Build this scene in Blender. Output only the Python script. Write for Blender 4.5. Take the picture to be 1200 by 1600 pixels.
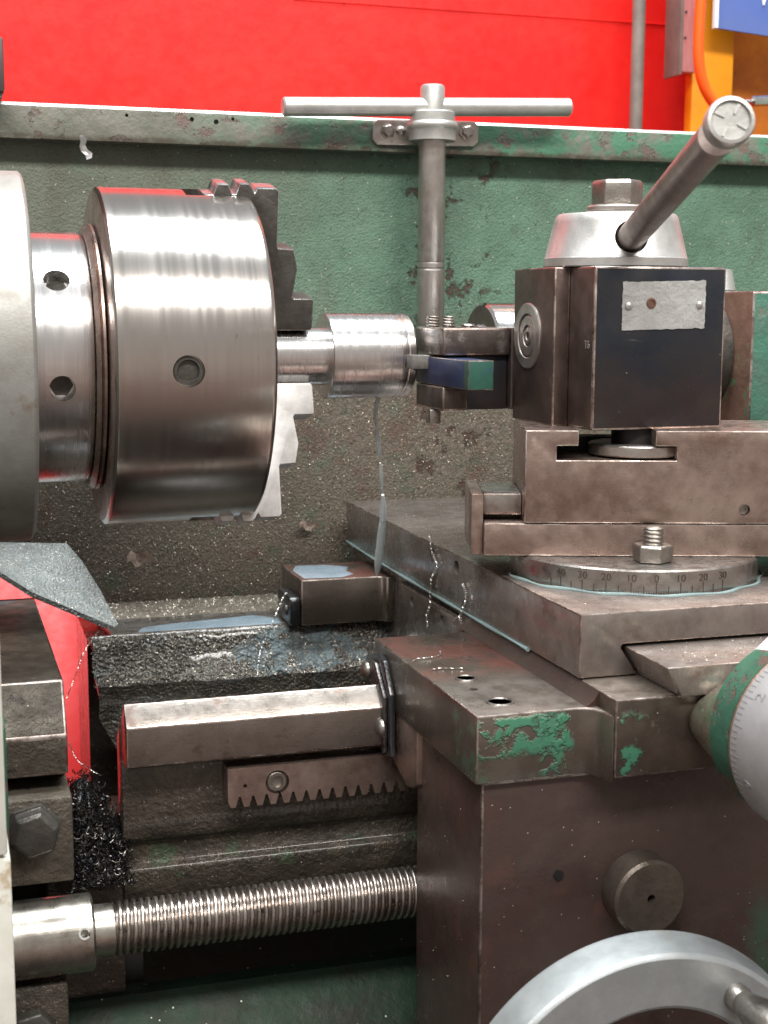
import bpy, bmesh, math, random
from mathutils import Vector as V, Matrix, noise as mnoise

PI = math.pi
R = math.radians
S = bpy.context.scene
COL = S.collection
for o in list(bpy.data.objects):
    bpy.data.objects.remove(o)

# ------------------------------------------------------------------ camera
cam = bpy.data.cameras.new('camera')
camo = bpy.data.objects.new('camera', cam)
COL.objects.link(camo)
yaw, pitch, roll = R(17.35711), R(8.33996), R(.22158)
cF = V((math.sin(yaw) * math.cos(pitch), math.cos(yaw) * math.cos(pitch), -math.sin(pitch)))
cR = V((math.cos(yaw), -math.sin(yaw), 0))
cU = cR.cross(cF)
cR, cU = cR * math.cos(roll) + cU * math.sin(roll), cU * math.cos(roll) - cR * math.sin(roll)
mw = Matrix.Identity(4)
for i in range(3):
    mw[i][0], mw[i][1], mw[i][2] = cR[i], cU[i], -cF[i]
mw[0][3], mw[1][3], mw[2][3] = 0, -.8666, .0325
camo.matrix_world = mw
cam.sensor_fit = 'VERTICAL'
cam.sensor_height = 36
cam.lens = 2218.9 * 36 / 1600
cam.clip_start, cam.clip_end = .05, 50
cam.dof.use_dof = True
cam.dof.focus_distance = .82
cam.dof.aperture_fstop = 18
S.camera = camo

# ------------------------------------------------------------------ light
wd = bpy.data.worlds.new("World")
S.world = wd
wd.use_nodes = True
wn, wl = wd.node_tree.nodes, wd.node_tree.links
tc = wn.new('ShaderNodeTexCoord')
sx = wn.new('ShaderNodeSeparateXYZ')
mr = wn.new('ShaderNodeMapRange')
mr.inputs[1].default_value, mr.inputs[2].default_value = -1, 1
rp = wn.new('ShaderNodeValToRGB')
e = rp.color_ramp.elements
e[0].position, e[0].color = .12, (.05, .04, .036, 1)
e[1].position, e[1].color = .95, (.46, .48, .49, 1)
m_ = e.new(.34); m_.color = (.33, .235, .20, 1)
m_ = e.new(.47); m_.color = (.52, .44, .395, 1)
m_ = e.new(.60); m_.color = (.50, .465, .43, 1)
wl.new(tc.outputs['Generated'], sx.inputs[0])
wl.new(sx.outputs[2], mr.inputs[0])
wl.new(mr.outputs[0], rp.inputs[0])
wl.new(rp.outputs[0], wn['Background'].inputs[0])
wn['Background'].inputs[1].default_value = .80

def lamp(name, loc, to, sx_, sy_, power, col):
    l = bpy.data.lights.new(name, 'AREA')
    l.shape = 'RECTANGLE'; l.size, l.size_y = sx_, sy_
    l.energy = power; l.color = col
    o = bpy.data.objects.new(name, l)
    COL.objects.link(o)
    o.location = loc
    d = V(to) - V(loc)
    z = -d.normalized()
    x = V((1, 0, 0)); y = z.cross(x).normalized(); x = y.cross(z)
    m = Matrix.Identity(4)
    for i in range(3):
        m[i][0], m[i][1], m[i][2], m[i][3] = x[i], y[i], z[i], loc[i]
    o.matrix_world = m
    return o
lamp('ceiling_light', (.15, -1.75, 1.75), (.25, 0, 0), 2.8, .34, 80, (1, .97, .93))
lamp('ceiling_light', (.35, .02, 2.3), (.3, .10, 0), 2.6, .8, 124, (.93, .98, 1))

S.view_settings.view_transform = 'Standard'
S.view_settings.look = 'None'
S.view_settings.exposure = .2
S.view_settings.gamma = 1
S.render.engine = 'CYCLES'
S.cycles.max_bounces = 8
S.cycles.glossy_bounces = 5
S.cycles.transmission_bounces = 6
S.cycles.caustics_reflective = False
S.cycles.use_denoising = True
S.cycles.sample_clamp_indirect = 6

# ------------------------------------------------------------------ materials
def mat(name, c1, c2=None, ns=40, nd=9, nr=.70, lo=.36, hi=.64, stretch=None, rough=(.35, .5), rs=90, metal=1.0,
        bumps=(), specks=None, patches=(), aniso=0, coat=0, coat_rough=.1, alpha=1, trans=0, ior=1.45, spec=.5, rings=None):
    m = bpy.data.materials.new(name)
    m.use_nodes = True
    N, L = m.node_tree.nodes, m.node_tree.links
    b = N['Principled BSDF']
    g = N.new('ShaderNodeNewGeometry')
    pos = g.outputs['Position']
    def mapped(sc, st=None):
        mp = N.new('ShaderNodeMapping')
        st = st or (1, 1, 1)
        mp.inputs['Scale'].default_value = [sc * k for k in st]
        L.new(pos, mp.inputs[0])
        return mp.outputs[0]
    def nz(sc, d=5, st=None, r=.55, off=0):
        n = N.new('ShaderNodeTexNoise')
        n.inputs['Scale'].default_value = 1
        n.inputs['Detail'].default_value = d
        n.inputs['Roughness'].default_value = r
        L.new(mapped(sc, st), n.inputs['Vector'])
        return n.outputs['Fac']
    def rng(s, a, b_, c=0, d=1):
        q = N.new('ShaderNodeMapRange')
        q.interpolation_type = 'SMOOTHSTEP'
        for i, v in enumerate((a, b_, c, d)):
            q.inputs[1 + i].default_value = v
        L.new(s, q.inputs[0])
        return q.outputs[0]
    def math_(op, a, b_):
        q = N.new('ShaderNodeMath'); q.operation = op
        for i, v in enumerate((a, b_)):
            if isinstance(v, (int, float)): q.inputs[i].default_value = v
            else: L.new(v, q.inputs[i])
        return q.outputs[0]
    def mix(f, a, b_):
        q = N.new('ShaderNodeMix'); q.data_type = 'RGBA'
        L.new(f, q.inputs[0])
        for i, v in ((6, a), (7, b_)):
            if isinstance(v, tuple): q.inputs[i].default_value = (*v, 1)
            else: L.new(v, q.inputs[i])
        return q.outputs[2]
    col = c1
    if c2:
        col = mix(rng(nz(ns, nd, stretch, nr), lo, hi), c1, c2)
    rgh = rng(nz(rs, 4, stretch), .3, .7, rough[0], rough[1])
    met = None
    hts = []
    for p in patches:
        f = rng(nz(p.get('s', 60), p.get('d', 8), p.get('st'), p.get('r', .68)), p.get('lo', .5), p.get('hi', .56))
        for ax, a, b_ in p.get('grad', ()):
            sp = N.new('ShaderNodeSeparateXYZ'); L.new(pos, sp.inputs[0])
            # jittered position so that the limit is ragged
            q = math_('ADD', sp.outputs[ax], math_('MULTIPLY', math_('SUBTRACT', nz(p.get('js', 45), 5), .5), p.get('jit', .05)))
            f = math_('MULTIPLY', f, rng(q, a, b_))
        f = math_('MULTIPLY', f, p.get('amt', 1))
        col = mix(f, col, p['c'])
        if 'h' in p: hts.append((f, p['h']))
        if 'rough' in p:
            q = N.new('ShaderNodeMix'); L.new(f, q.inputs[0]); L.new(rgh, q.inputs[2]); q.inputs[3].default_value = p['rough']; rgh = q.outputs[0]
        if 'metal' in p:
            q = N.new('ShaderNodeMix'); L.new(f, q.inputs[0])
            if met is None: q.inputs[2].default_value = metal
            else: L.new(met, q.inputs[2])
            q.inputs[3].default_value = p['metal']; met = q.outputs[0]
    if specks:
        vo = N.new('ShaderNodeTexVoronoi'); vo.inputs['Scale'].default_value = 1
        L.new(mapped(specks.get('s', 300)), vo.inputs['Vector'])
        f = rng(vo.outputs['Distance'], specks.get('size', .16) + .06, specks.get('size', .16))
        sp = N.new('ShaderNodeSeparateColor'); L.new(vo.outputs['Color'], sp.inputs[0])
        f = math_('MULTIPLY', f, rng(sp.outputs[0], specks.get('keep', .6), specks.get('keep', .6) + .02))
        col = mix(f, col, specks['c'])
        if 'metal' in specks:
            q = N.new('ShaderNodeMix'); L.new(f, q.inputs[0])
            if met is None: q.inputs[2].default_value = metal
            else: L.new(met, q.inputs[2])
            q.inputs[3].default_value = specks['metal']; met = q.outputs[0]
    if isinstance(col, tuple): b.inputs['Base Color'].default_value = (*col, 1)
    else: L.new(col, b.inputs['Base Color'])
    L.new(rgh, b.inputs['Roughness'])
    if met is None: b.inputs['Metallic'].default_value = metal
    else: L.new(met, b.inputs['Metallic'])
    h = None
    nrm = None
    for bp in bumps:
        kind, sc, dist = bp[:3]
        st = bp[3] if len(bp) > 3 else None
        if kind == 'noise':
            s = nz(sc, 4, st, .6)
        elif kind == 'vor':
            vo = N.new('ShaderNodeTexVoronoi'); vo.inputs['Scale'].default_value = 1
            L.new(mapped(sc, st), vo.inputs['Vector']); s = vo.outputs['Distance']
        bn = N.new('ShaderNodeBump')
        bn.inputs['Strength'].default_value = 1
        bn.inputs['Distance'].default_value = dist
        L.new(s, bn.inputs['Height'])
        if nrm is not None: L.new(nrm, bn.inputs['Normal'])
        nrm = bn.outputs[0]
    for f, dist in hts:
        bn = N.new('ShaderNodeBump'); bn.inputs['Strength'].default_value = 1; bn.inputs['Distance'].default_value = dist
        L.new(f, bn.inputs['Height'])
        if nrm is not None: L.new(nrm, bn.inputs['Normal'])
        nrm = bn.outputs[0]
    if nrm is not None: L.new(nrm, b.inputs['Normal'])
    if aniso:
        b.inputs['Anisotropic'].default_value = aniso
        t = N.new('ShaderNodeTangent'); t.direction_type = 'RADIAL'; t.axis = 'X'
        L.new(t.outputs[0], b.inputs['Tangent'])
        b.inputs['Anisotropic Rotation'].default_value = .25
    b.inputs['Coat Weight'].default_value = coat
    b.inputs['Coat Roughness'].default_value = coat_rough
    b.inputs['IOR'].default_value = ior
    b.inputs['Transmission Weight'].default_value = trans
    b.inputs['Alpha'].default_value = alpha
    b.inputs['Specular IOR Level'].default_value = spec
    return m

GREEN = (.045, .17, .10)
TURN = (90, 3, 3)
M = {}
M['chuck'] = mat('turned_steel', (.56, .525, .495), (.51, .475, .445), ns=1, stretch=(200, 1.5, 1.5), rough=(.19, .26), rs=1, bumps=(('noise', 1, .00003, (900, .5, .5)),), aniso=.45,
                 patches=({'c': (.42, .36, .32), 's': 26, 'st': (1, .4, .4), 'lo': .50, 'hi': .72, 'amt': .5}, {'c': (.22, .18, .16), 's': 170, 'st': (1, .25, .25), 'lo': .66, 'hi': .72, 'amt': .5}))
M['work'] = mat('bright_turned_steel', (.78, .765, .755), (.68, .66, .65), ns=1, stretch=(300, 4, 4), rough=(.22, .30), rs=1, bumps=(('noise', 1, .00006, (1400, .6, .6)),), aniso=.5)
M['nose'] = mat('grey_spindle_metal', (.36, .36, .345), (.27, .255, .23), ns=22, rough=(.42, .56), metal=.5, bumps=(('noise', 700, .0001),),
                patches=({'c': (.20, .15, .10), 's': 55, 'lo': .58, 'hi': .72, 'grad': ((2, .02, -.03),), 'amt': .7},))
M['jaw_shine'] = mat('shining_jaw_steel', (.52, .52, .52), (.36, .35, .345), ns=80, rough=(.18, .3), metal=.9, bumps=(('noise', 400, .0001),))
M['jaw'] = mat('bright_jaw_steel', (.78, .76, .74), (.62, .60, .58), ns=80, rough=(.4, .5), metal=.35, bumps=(('noise', 500, .0001),))
M['steel'] = mat('brown_oiled_steel', (.42, .32, .278), (.29, .208, .176), ns=34, rough=(.24, .42), rs=140, metal=.85, coat=.12, coat_rough=.25,
                 bumps=(('noise', 1, .00005, (90, 90, 1400)), ('noise', 1100, .00004), ('noise', 60, .0002)),
                 patches=({'c': (.17, .095, .075), 's': 42, 'lo': .56, 'hi': .66, 'amt': .5, 'rough': .5},
                          {'c': (.52, .46, .42), 's': 1, 'st': (60, 60, 900), 'lo': .60, 'hi': .72, 'amt': .35},
                          {'c': (.10, .07, .06), 's': 260, 'lo': .64, 'hi': .70, 'amt': .55}))
M['steel_grey'] = mat('ground_grey_steel', (.46, .43, .405), (.34, .305, .28), ns=40, rough=(.22, .38), rs=150, metal=.9, coat=.12, coat_rough=.2,
                      bumps=(('noise', 1, .00005, (1200, 60, 60)), ('noise', 50, .0002)),
                      patches=({'c': (.20, .14, .11), 's': 55, 'lo': .58, 'hi': .66, 'amt': .6, 'rough': .5}, {'c': (.10, .08, .07), 's': 260, 'lo': .64, 'hi': .70, 'amt': .5}))
M['slide'] = mat('slide_steel', (.285, .245, .222), (.20, .165, .148), ns=38, rough=(.20, .34), rs=140, metal=.55, coat=.3, coat_rough=.15,
                 bumps=(('noise', 1, .00005, (1300, 40, 60)), ('noise', 50, .0002)),
                 patches=({'c': (.13, .085, .07), 's': 36, 'lo': .55, 'hi': .66, 'amt': .55}, {'c': (.42, .38, .35), 's': 1, 'st': (600, 20, 60), 'lo': .60, 'hi': .72, 'amt': .4},
                          {'c': (.08, .06, .05), 's': 280, 'lo': .65, 'hi': .70, 'amt': .6}), specks={'s': 330, 'size': .09, 'keep': .95, 'c': (.8, .76, .72)})
M['wing'] = mat('carriage_steel', (.175, .145, .118), (.108, .087, .070), ns=30, rough=(.24, .42), rs=120, metal=.68, coat=.3, coat_rough=.16,
                bumps=(('noise', 700, .00007), ('noise', 60, .0003)),
                patches=({'c': (.30, .265, .24), 's': 40, 'lo': .30, 'hi': .60, 'grad': ((1, -.175, -.215), (2, -.1626, -.1620), (0, .3030, .3020)), 'jit': .0005, 'amt': .8},
                         {'c': (.17, .058, .046), 's': 18, 'lo': .36, 'hi': .56, 'grad': ((1, -.205, -.165), (2, -.1626, -.1620), (0, .3030, .3020)), 'jit': .0005, 'amt': .8, 'metal': .3},  # red wall's reflection painted on the back of the wing top
                         {'c': GREEN, 's': 75, 'lo': .34, 'hi': .40, 'grad': ((1, -.2550, -.2560), (2, -.185, -.181), (0, .289, .285), (2, -.1635, -.1660)), 'jit': .016, 'js': 120, 'metal': 0, 'rough': .45, 'h': .0007},
                         {'c': GREEN, 's': 90, 'lo': .40, 'hi': .46, 'grad': ((1, -.2550, -.2560), (2, -.198, -.194), (0, .268, .274), (0, .286, .281)), 'jit': .010, 'js': 140, 'metal': 0, 'rough': .45, 'amt': .9, 'h': .0007},
                         {'c': (.05, .12, .07), 's': 70, 'lo': .46, 'hi': .54, 'grad': ((0, .242, .239), (2, -.168, -.176), (1, -.215, -.235)), 'amt': .6, 'metal': .1},
                         {'c': GREEN, 's': 120, 'lo': .58, 'hi': .62, 'grad': ((0, .303, .305), (0, .318, .312), (1, -.272, -.2735), (2, -.158, -.164)), 'jit': .008, 'amt': .9, 'metal': 0}))
M['apron'] = mat('apron_paint_worn', (.068, .043, .036), (.040, .026, .023), ns=22, rough=(.26, .40), metal=.3, bumps=(('noise', 500, .0001), ('noise', 30, .0008)),
                 patches=({'c': (.095, .046, .036), 's': 22, 'lo': .48, 'hi': .68, 'amt': .7},
                          {'c': (.028, .075, .048), 's': 60, 'lo': .40, 'hi': .50, 'grad': ((0, .388, .402), (2, -.262, -.285)), 'jit': .03, 'metal': 0, 'amt': .75}),
                 specks={'s': 420, 'size': .10, 'keep': .93, 'c': (.5, .42, .36)}, coat=.25, coat_rough=.3)
M['bed'] = mat('bed_way_steel', (.29, .262, .238), (.225, .198, .176), ns=36, rough=(.26, .33), rs=140, metal=.92, bumps=(('noise', 1, .00006, (60, 900, 900)), ('noise', 300, .0001)),
               patches=({'c': (.13, .085, .07), 's': 48, 'lo': .55, 'hi': .63, 'amt': .7, 'rough': .5}, {'c': (.10, .08, .07), 's': 260, 'lo': .64, 'hi': .70, 'amt': .5}))
M['cast'] = mat('rough_wet_casting', (.22, .20, .17), (.07, .06, .05), ns=60, rough=(.08, .26), metal=.4, spec=.8,
                bumps=(('noise', 260, .0034), ('vor', 420, .0016)),
                patches=({'c': (.12, .15, .15), 's': 35, 'lo': .5, 'hi': .66, 'amt': .7}, {'c': (.13, .08, .05), 's': 60, 'lo': .6, 'hi': .7, 'amt': .6}),
                coat=.8, coat_rough=.10, specks={'s': 380, 'size': .13, 'keep': .82, 'c': (.5, .5, .48), 'metal': .9})
M['web'] = mat('oily_bed_casting', (.100, .083, .064), (.046, .037, .030), ns=45, rough=(.20, .42), metal=.35,
               bumps=(('noise', 330, .0016), ('noise', 60, .001)),
               patches=({'c': (.045, .10, .05), 's': 40, 'lo': .56, 'hi': .64, 'amt': .6, 'grad': ((2, -.268, -.275),)},
                        {'c': (.12, .07, .045), 's': 50, 'lo': .6, 'hi': .7, 'amt': .6}),
               coat=.6, coat_rough=.12, specks={'s': 420, 'size': .13, 'keep': .80, 'c': (.5, .45, .36), 'metal': .7})
M['guard'] = mat('dirty_green_guard', (.150, .270, .190), (.108, .200, .140), ns=26, rough=(.35, .55), metal=0,
                 bumps=(('vor', 620, .0004), ('noise', 70, .0003), ('noise', 230, .0006), ('noise', 520, .0010)),
                 patches=({'c': (.165, .178, .135), 's': 24, 'lo': .18, 'hi': .42, 'grad': ((0, .36, .12),), 'jit': .20, 'js': 18, 'amt': .95, 'rough': .55},
                          {'c': (.165, .13, .10), 's': 20, 'lo': .25, 'hi': .42, 'grad': ((2, .03, -.05),), 'jit': .10, 'js': 22, 'amt': .95, 'rough': .5},
                          {'c': (.13, .075, .055), 's': 26, 'lo': .52, 'hi': .66, 'grad': ((2, .05, -.02),), 'jit': .08, 'amt': .75},
                          {'c': (.055, .12, .075), 's': 38, 'lo': .54, 'hi': .66, 'grad': ((2, .04, -.04),), 'amt': .45},
                          {'c': (.055, .045, .035), 's': 380, 'lo': .50, 'hi': .66, 'd': 3, 'grad': ((2, .06, -.02),), 'jit': .10, 'amt': .7},
                          {'c': (.36, .31, .24), 's': 520, 'lo': .58, 'hi': .68, 'd': 3, 'grad': ((2, .07, -.01),), 'jit': .10, 'amt': .6},
                          {'c': (.045, .105, .07), 's': 300, 'lo': .60, 'hi': .68, 'd': 3, 'amt': .7},
                          {'c': (.09, .085, .065), 's': 16, 'st': (1, 1, .35), 'lo': .50, 'hi': .70, 'amt': .55},
                          {'c': (.075, .04, .03), 's': 50, 'lo': .57, 'hi': .61, 'grad': ((0, .34, .36), (0, .45, .42)), 'amt': .9, 'h': -.0006}),
                 specks={'s': 300, 'size': .13, 'keep': .86, 'c': (.62, .56, .46), 'metal': .3}, coat=.12, coat_rough=.25)
M['lip'] = mat('scuffed_green_lip', (.21, .20, .165), (.15, .155, .125), ns=50, rough=(.35, .55), metal=0, bumps=(('noise', 300, .0005), ('noise', 70, .0008)),
               patches=({'c': (.085, .215, .135), 's': 40, 'lo': .42, 'hi': .56, 'grad': ((0, .12, .36),), 'jit': .14},
                        {'c': (.17, .12, .10), 's': 60, 'lo': .57, 'hi': .61, 'amt': .9, 'h': -.0005},
                        {'c': (.055, .10, .08), 's': 90, 'lo': .6, 'hi': .66, 'grad': ((0, .075, .07), (0, .055, .06)), 'jit': .01},
                        {'c': (.07, .055, .04), 's': 55, 'lo': .3, 'hi': .5, 'grad': ((2, .1525, .1485),), 'jit': .006, 'js': 150, 'amt': .85}))
M['blue_black'] = mat('black_oxide_steel', (.017, .024, .036), (.034, .033, .036), ns=14, rough=(.22, .42), rs=40, metal=.35, bumps=(('noise', 800, .00005), ('noise', 25, .0004)),
                      patches=({'c': (.10, .095, .095), 's': 45, 'lo': .62, 'hi': .74, 'amt': .5}, {'c': (.055, .038, .032), 's': 12, 'lo': .40, 'hi': .6, 'grad': ((2, .01, -.025),), 'jit': .02, 'amt': .7}, {'c': (.16, .15, .15), 's': 1, 'st': (40, 40, 500), 'lo': .68, 'hi': .74, 'amt': .4}), specks={'s': 260, 'size': .09, 'keep': .96, 'c': (.26, .25, .24)})
M['post_side'] = mat('brown_oxide_steel', (.16, .115, .10), (.095, .068, .06), ns=25, rough=(.33, .46), metal=.75, bumps=(('noise', 700, .00006),),
                     patches=({'c': (.30, .25, .23), 's': 60, 'lo': .6, 'hi': .75, 'amt': .5},))
M['holder'] = mat('dark_holder_steel', (.17, .14, .125), (.10, .08, .074), ns=35, rough=(.32, .46), metal=.75, bumps=(('noise', 600, .0001),),
                  patches=({'c': (.34, .31, .29), 's': 60, 'lo': .52, 'hi': .66, 'amt': .85, 'grad': ((2, -.004, .004), (0, .331, .325)), 'jit': .004},))
M['edge'] = mat('worn_bright_edge', (.66, .58, .53), (.30, .235, .205), ns=70, lo=.40, hi=.60, rough=(.25, .4), metal=1)
M['edge_dark'] = mat('rubbed_edge', (.42, .37, .34), (.18, .14, .125), ns=130, lo=.4, hi=.6, rough=(.3, .45), metal=1)
M['alu'] = mat('cast_aluminium', (.60, .59, .57), (.50, .49, .47), ns=60, rough=(.34, .46), metal=.75, bumps=(('noise', 900, .00008),),
               patches=({'c': (.34, .29, .25), 's': 70, 'lo': .60, 'hi': .74, 'amt': .5},))
M['alu_soft'] = mat('satin_aluminium', (.38, .40, .405), (.32, .34, .345), ns=40, rough=(.40, .52), metal=.6, bumps=(('noise', 900, .00006),),
                    patches=({'c': (.34, .29, .22), 's': 26, 'lo': .56, 'hi': .72, 'amt': .45}, {'c': (.55, .57, .58), 's': 1, 'st': (700, 40, 700), 'lo': .66, 'hi': .72, 'amt': .4}))
M['plate'] = mat('brushed_name_plate', (.88, .88, .85), (.76, .76, .73), ns=50, rough=(.40, .55), metal=.15, bumps=(('noise', 120, .0012), ('noise', 500, .0001)))
M['chrome'] = mat('ground_chrome', (.72, .71, .70), (.62, .61, .60), ns=30, rough=(.14, .22), metal=1, bumps=(('noise', 1, .00004, (900, 5, 5)),))
M['rod'] = mat('grey_rod_steel', (.52, .49, .46), (.40, .36, .33), ns=40, rough=(.30, .44), metal=.9, bumps=(('noise', 500, .0001),),
               patches=({'c': (.28, .20, .16), 's': 60, 'lo': .57, 'hi': .70, 'amt': .6},))
M['lever'] = mat('dull_lever_steel', (.36, .30, .275), (.24, .19, .17), ns=30, rough=(.34, .5), metal=.85, bumps=(('noise', 600, .0001),),
                 patches=({'c': (.5, .46, .43), 's': 100, 'lo': .62, 'hi': .7, 'amt': .5},))
M['zinc'] = mat('zinc_cap', (.52, .515, .49), (.42, .415, .39), ns=60, rough=(.36, .5), metal=.6, bumps=(('noise', 500, .0001),))
M['bolt'] = mat('dull_bolt_steel', (.44, .42, .39), (.28, .25, .22), ns=90, rough=(.26, .42), metal=.95, bumps=(('noise', 500, .0002),))
M['bolt_dark'] = mat('oily_bolt', (.115, .11, .10), (.075, .068, .06), ns=60, rough=(.28, .42), metal=.5, bumps=(('noise', 250, .0005),))
M['screw'] = mat('lead_screw_steel', (.46, .42, .39), (.30, .255, .225), ns=60, rough=(.22, .36), metal=.95, bumps=(('noise', 500, .0001),),
                 patches=({'c': (.10, .065, .05), 's': 110, 'lo': .60, 'hi': .66, 'amt': .8},))
M['collar'] = mat('collar_steel', (.50, .47, .42), (.36, .33, .29), ns=40, rough=(.22, .34), metal=.95, bumps=(('noise', 1, .00005, (700, 6, 6)),),
                  patches=({'c': (.18, .13, .09), 's': 70, 'lo': .58, 'hi': .68, 'amt': .6},))
M['rubber'] = mat('black_wiper_rubber', (.018, .019, .021), rough=(.14, .34), metal=0, bumps=(('noise', 300, .0006),), coat=.5, coat_rough=.12)
M['wiper_steel'] = mat('oily_wiper_plate', (.16, .15, .145), (.07, .062, .06), ns=120, rough=(.16, .3), metal=.75, bumps=(('noise', 350, .0006),))
M['red'] = mat('red_painted_wall', (.86, .022, .016), (.78, .014, .012), ns=7, rough=(.34, .46), metal=0, bumps=(('noise', 30, .0004),), spec=.4,
               patches=({'c': (.66, .010, .010), 's': 4, 'lo': .48, 'hi': .66, 'amt': .8}, {'c': (.40, .006, .006), 's': 60, 'lo': .66, 'hi': .70, 'amt': .6}, {'c': (.12, .01, .01), 's': 130, 'lo': .70, 'hi': .73, 'amt': .8}))
M['orange'] = mat('orange_steel_paint', (.90, .34, .008), (.80, .28, .006), ns=12, rough=(.38, .5), metal=0,
                  patches=({'c': (.16, .07, .02), 's': 90, 'lo': .66, 'hi': .7, 'amt': .8},))
M['orange_shaded'] = mat('shaded_stained_orange', (.58, .17, .006), (.42, .11, .006), ns=16, rough=(.45, .6), metal=0,  # orange darkened for the shaded, recessed web, with dark stains
                      patches=({'c': (.12, .045, .015), 's': 90, 'lo': .62, 'hi': .68, 'amt': .8},))
M['hose'] = mat('orange_hose_plastic', (.88, .12, .012), rough=(.28, .34), metal=0)
M['sign_blue'] = mat('blue_sign_print', (.085, .14, .40), (.10, .15, .38), ns=14, rough=(.35, .45), metal=0)
M['white'] = mat('white_print', (.86, .85, .82), rough=(.4, .5), metal=0)
M['cover_white'] = mat('cream_cover_paint', (.66, .66, .60), (.58, .57, .50), ns=30, rough=(.35, .5), metal=0,
                       patches=({'c': (.34, .24, .13), 's': 45, 'lo': .56, 'hi': .68, 'amt': .8},))
M['green'] = mat('machine_green_paint', (.042, .125, .080), (.030, .092, .060), ns=40, rough=(.30, .46), metal=0, bumps=(('noise', 200, .0004),),
                 patches=({'c': (.20, .14, .115), 's': 60, 'lo': .54, 'hi': .58, 'metal': .6, 'h': -.0004},))
M['tail_green'] = mat('tailstock_green', (.05, .16, .11), (.065, .13, .10), ns=50, rough=(.28, .44), metal=0, bumps=(('noise', 130, .001),),
                      patches=({'c': (.17, .12, .10), 's': 45, 'lo': .55, 'hi': .6, 'grad': ((2, .024, .034),), 'jit': .012},), coat=.3)
M['tail_brown'] = mat('tailstock_brown', (.30, .18, .13), (.22, .125, .095), ns=40, rough=(.34, .5), metal=.6, bumps=(('noise', 200, .0004),),
                      patches=({'c': (.06, .14, .07), 's': 120, 'lo': .56, 'hi': .62, 'grad': ((2, .010, .0),), 'metal': 0},))
M['pipe'] = mat('grey_pipe_paint', (.23, .20, .175), (.17, .15, .13), ns=30, rough=(.45, .55), metal=0)
M['pink'] = mat('faded_pink_sheet', (.62, .26, .25), (.50, .16, .16), ns=20, stretch=(3, 3, .3), rough=(.35, .5), metal=0)
M['dark'] = mat('gap_shade_and_chip', (.012, .011, .011), rough=(.4, .6), metal=0)  # near black standing in for shade in gaps and slots; paint chip shares it
M['cover_brown'] = mat('brown_cover_paint', (.10, .07, .07), (.07, .05, .05), ns=40, rough=(.4, .5), metal=.2)
M['tool_blue'] = mat('blue_tool_paint', (.022, .036, .092), (.018, .025, .062), ns=60, rough=(.28, .42), metal=0,
                     patches=({'c': (.55, .56, .58), 's': 190, 'lo': .68, 'hi': .71}, {'c': (.03, .07, .05), 's': 30, 'grad': ((1, -.097, -.101),), 'lo': .3, 'hi': .4, 'jit': .002},))
M['tool_green'] = mat('green_tool_paint', (.03, .115, .080), (.025, .085, .068), ns=60, rough=(.28, .42), metal=0,
                      patches=({'c': (.34, .18, .13), 's': 150, 'lo': .68, 'hi': .7}, {'c': (.03, .06, .16), 's': 90, 'lo': .62, 'hi': .66, 'amt': .9}))
M['insert'] = mat('carbide_insert', (.30, .285, .27), (.20, .19, .18), ns=200, rough=(.3, .4), metal=.6)
M['chip'] = mat('bright_chip', (.62, .59, .56), rough=(.25, .35), metal=1)
M['flake'] = mat('brown_swarf_flake', (.70, .58, .50), (.48, .36, .30), ns=300, rough=(.35, .5), metal=.25)
M['speck'] = mat('swarf_speck', (.60, .54, .45), (.30, .24, .18), ns=400, rough=(.25, .4), metal=.6)
M['cone'] = mat('oily_tan_cone', (.30, .27, .20), (.20, .17, .13), ns=60, rough=(.16, .34), metal=.55, bumps=(('noise', 250, .0004),), coat=.4, coat_rough=.12,
                patches=({'c': (.07, .14, .07), 's': 70, 'lo': .54, 'hi': .62, 'metal': 0}, {'c': (.14, .09, .06), 's': 90, 'lo': .6, 'hi': .66}), specks={'s': 330, 'size': .13, 'keep': .8, 'c': (.75, .72, .62)})
M['plug'] = mat('oily_plug_steel', (.135, .112, .09), (.09, .072, .06), ns=40, rough=(.3, .42), metal=.5, bumps=(('noise', 300, .0003),))
M['swarf_dark'] = mat('dark_wet_swarf', (.020, .019, .020), (.010, .012, .02), ns=60, rough=(.12, .3), metal=.5, bumps=(('noise', 350, .002),), coat=.6)
M['swarf_curl'] = mat('swarf_curl', (.13, .115, .10), (.030, .030, .036), ns=120, rough=(.18, .3), metal=.9)
M['grit'] = mat('gritty_wet_plate', (.46, .48, .47), (.30, .32, .31), ns=90, rough=(.2, .4), metal=.2, bumps=(('noise', 450, .0014), ('vor', 500, .0008)),
                specks={'s': 420, 'size': .16, 'keep': .66, 'c': (.55, .58, .58), 'metal': .8}, coat=.4)
M['ledge'] = mat('gritty_ledge', (.24, .21, .17), (.15, .125, .10), ns=120, rough=(.25, .45), metal=.2, bumps=(('noise', 420, .0016),),
                 specks={'s': 380, 'size': .18, 'keep': .62, 'c': (.6, .55, .47), 'metal': .5}, coat=.2)
M['coolant'] = mat('milky_coolant', (.92, .98, .98), rough=(.06, .12), metal=0, trans=.1, ior=1.33, alpha=.85)
M['coolant_line'] = mat('thin_coolant_line', (.45, .60, .60), rough=(.05, .12), metal=0, trans=.3, ior=1.33, alpha=.55)
M['coolant_film'] = mat('coolant_film', (.50, .64, .74), (.38, .52, .62), ns=60, rough=(.08, .2), metal=0, spec=.6, alpha=.45, bumps=(('noise', 90, .0008),))
M['coolant_wet'] = mat('wet_coolant_pool', (.27, .35, .37), (.17, .20, .205), ns=45, rough=(.03, .09), metal=0, spec=.8, alpha=.80, bumps=(('noise', 150, .010), ('noise', 320, .0016)))
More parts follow.
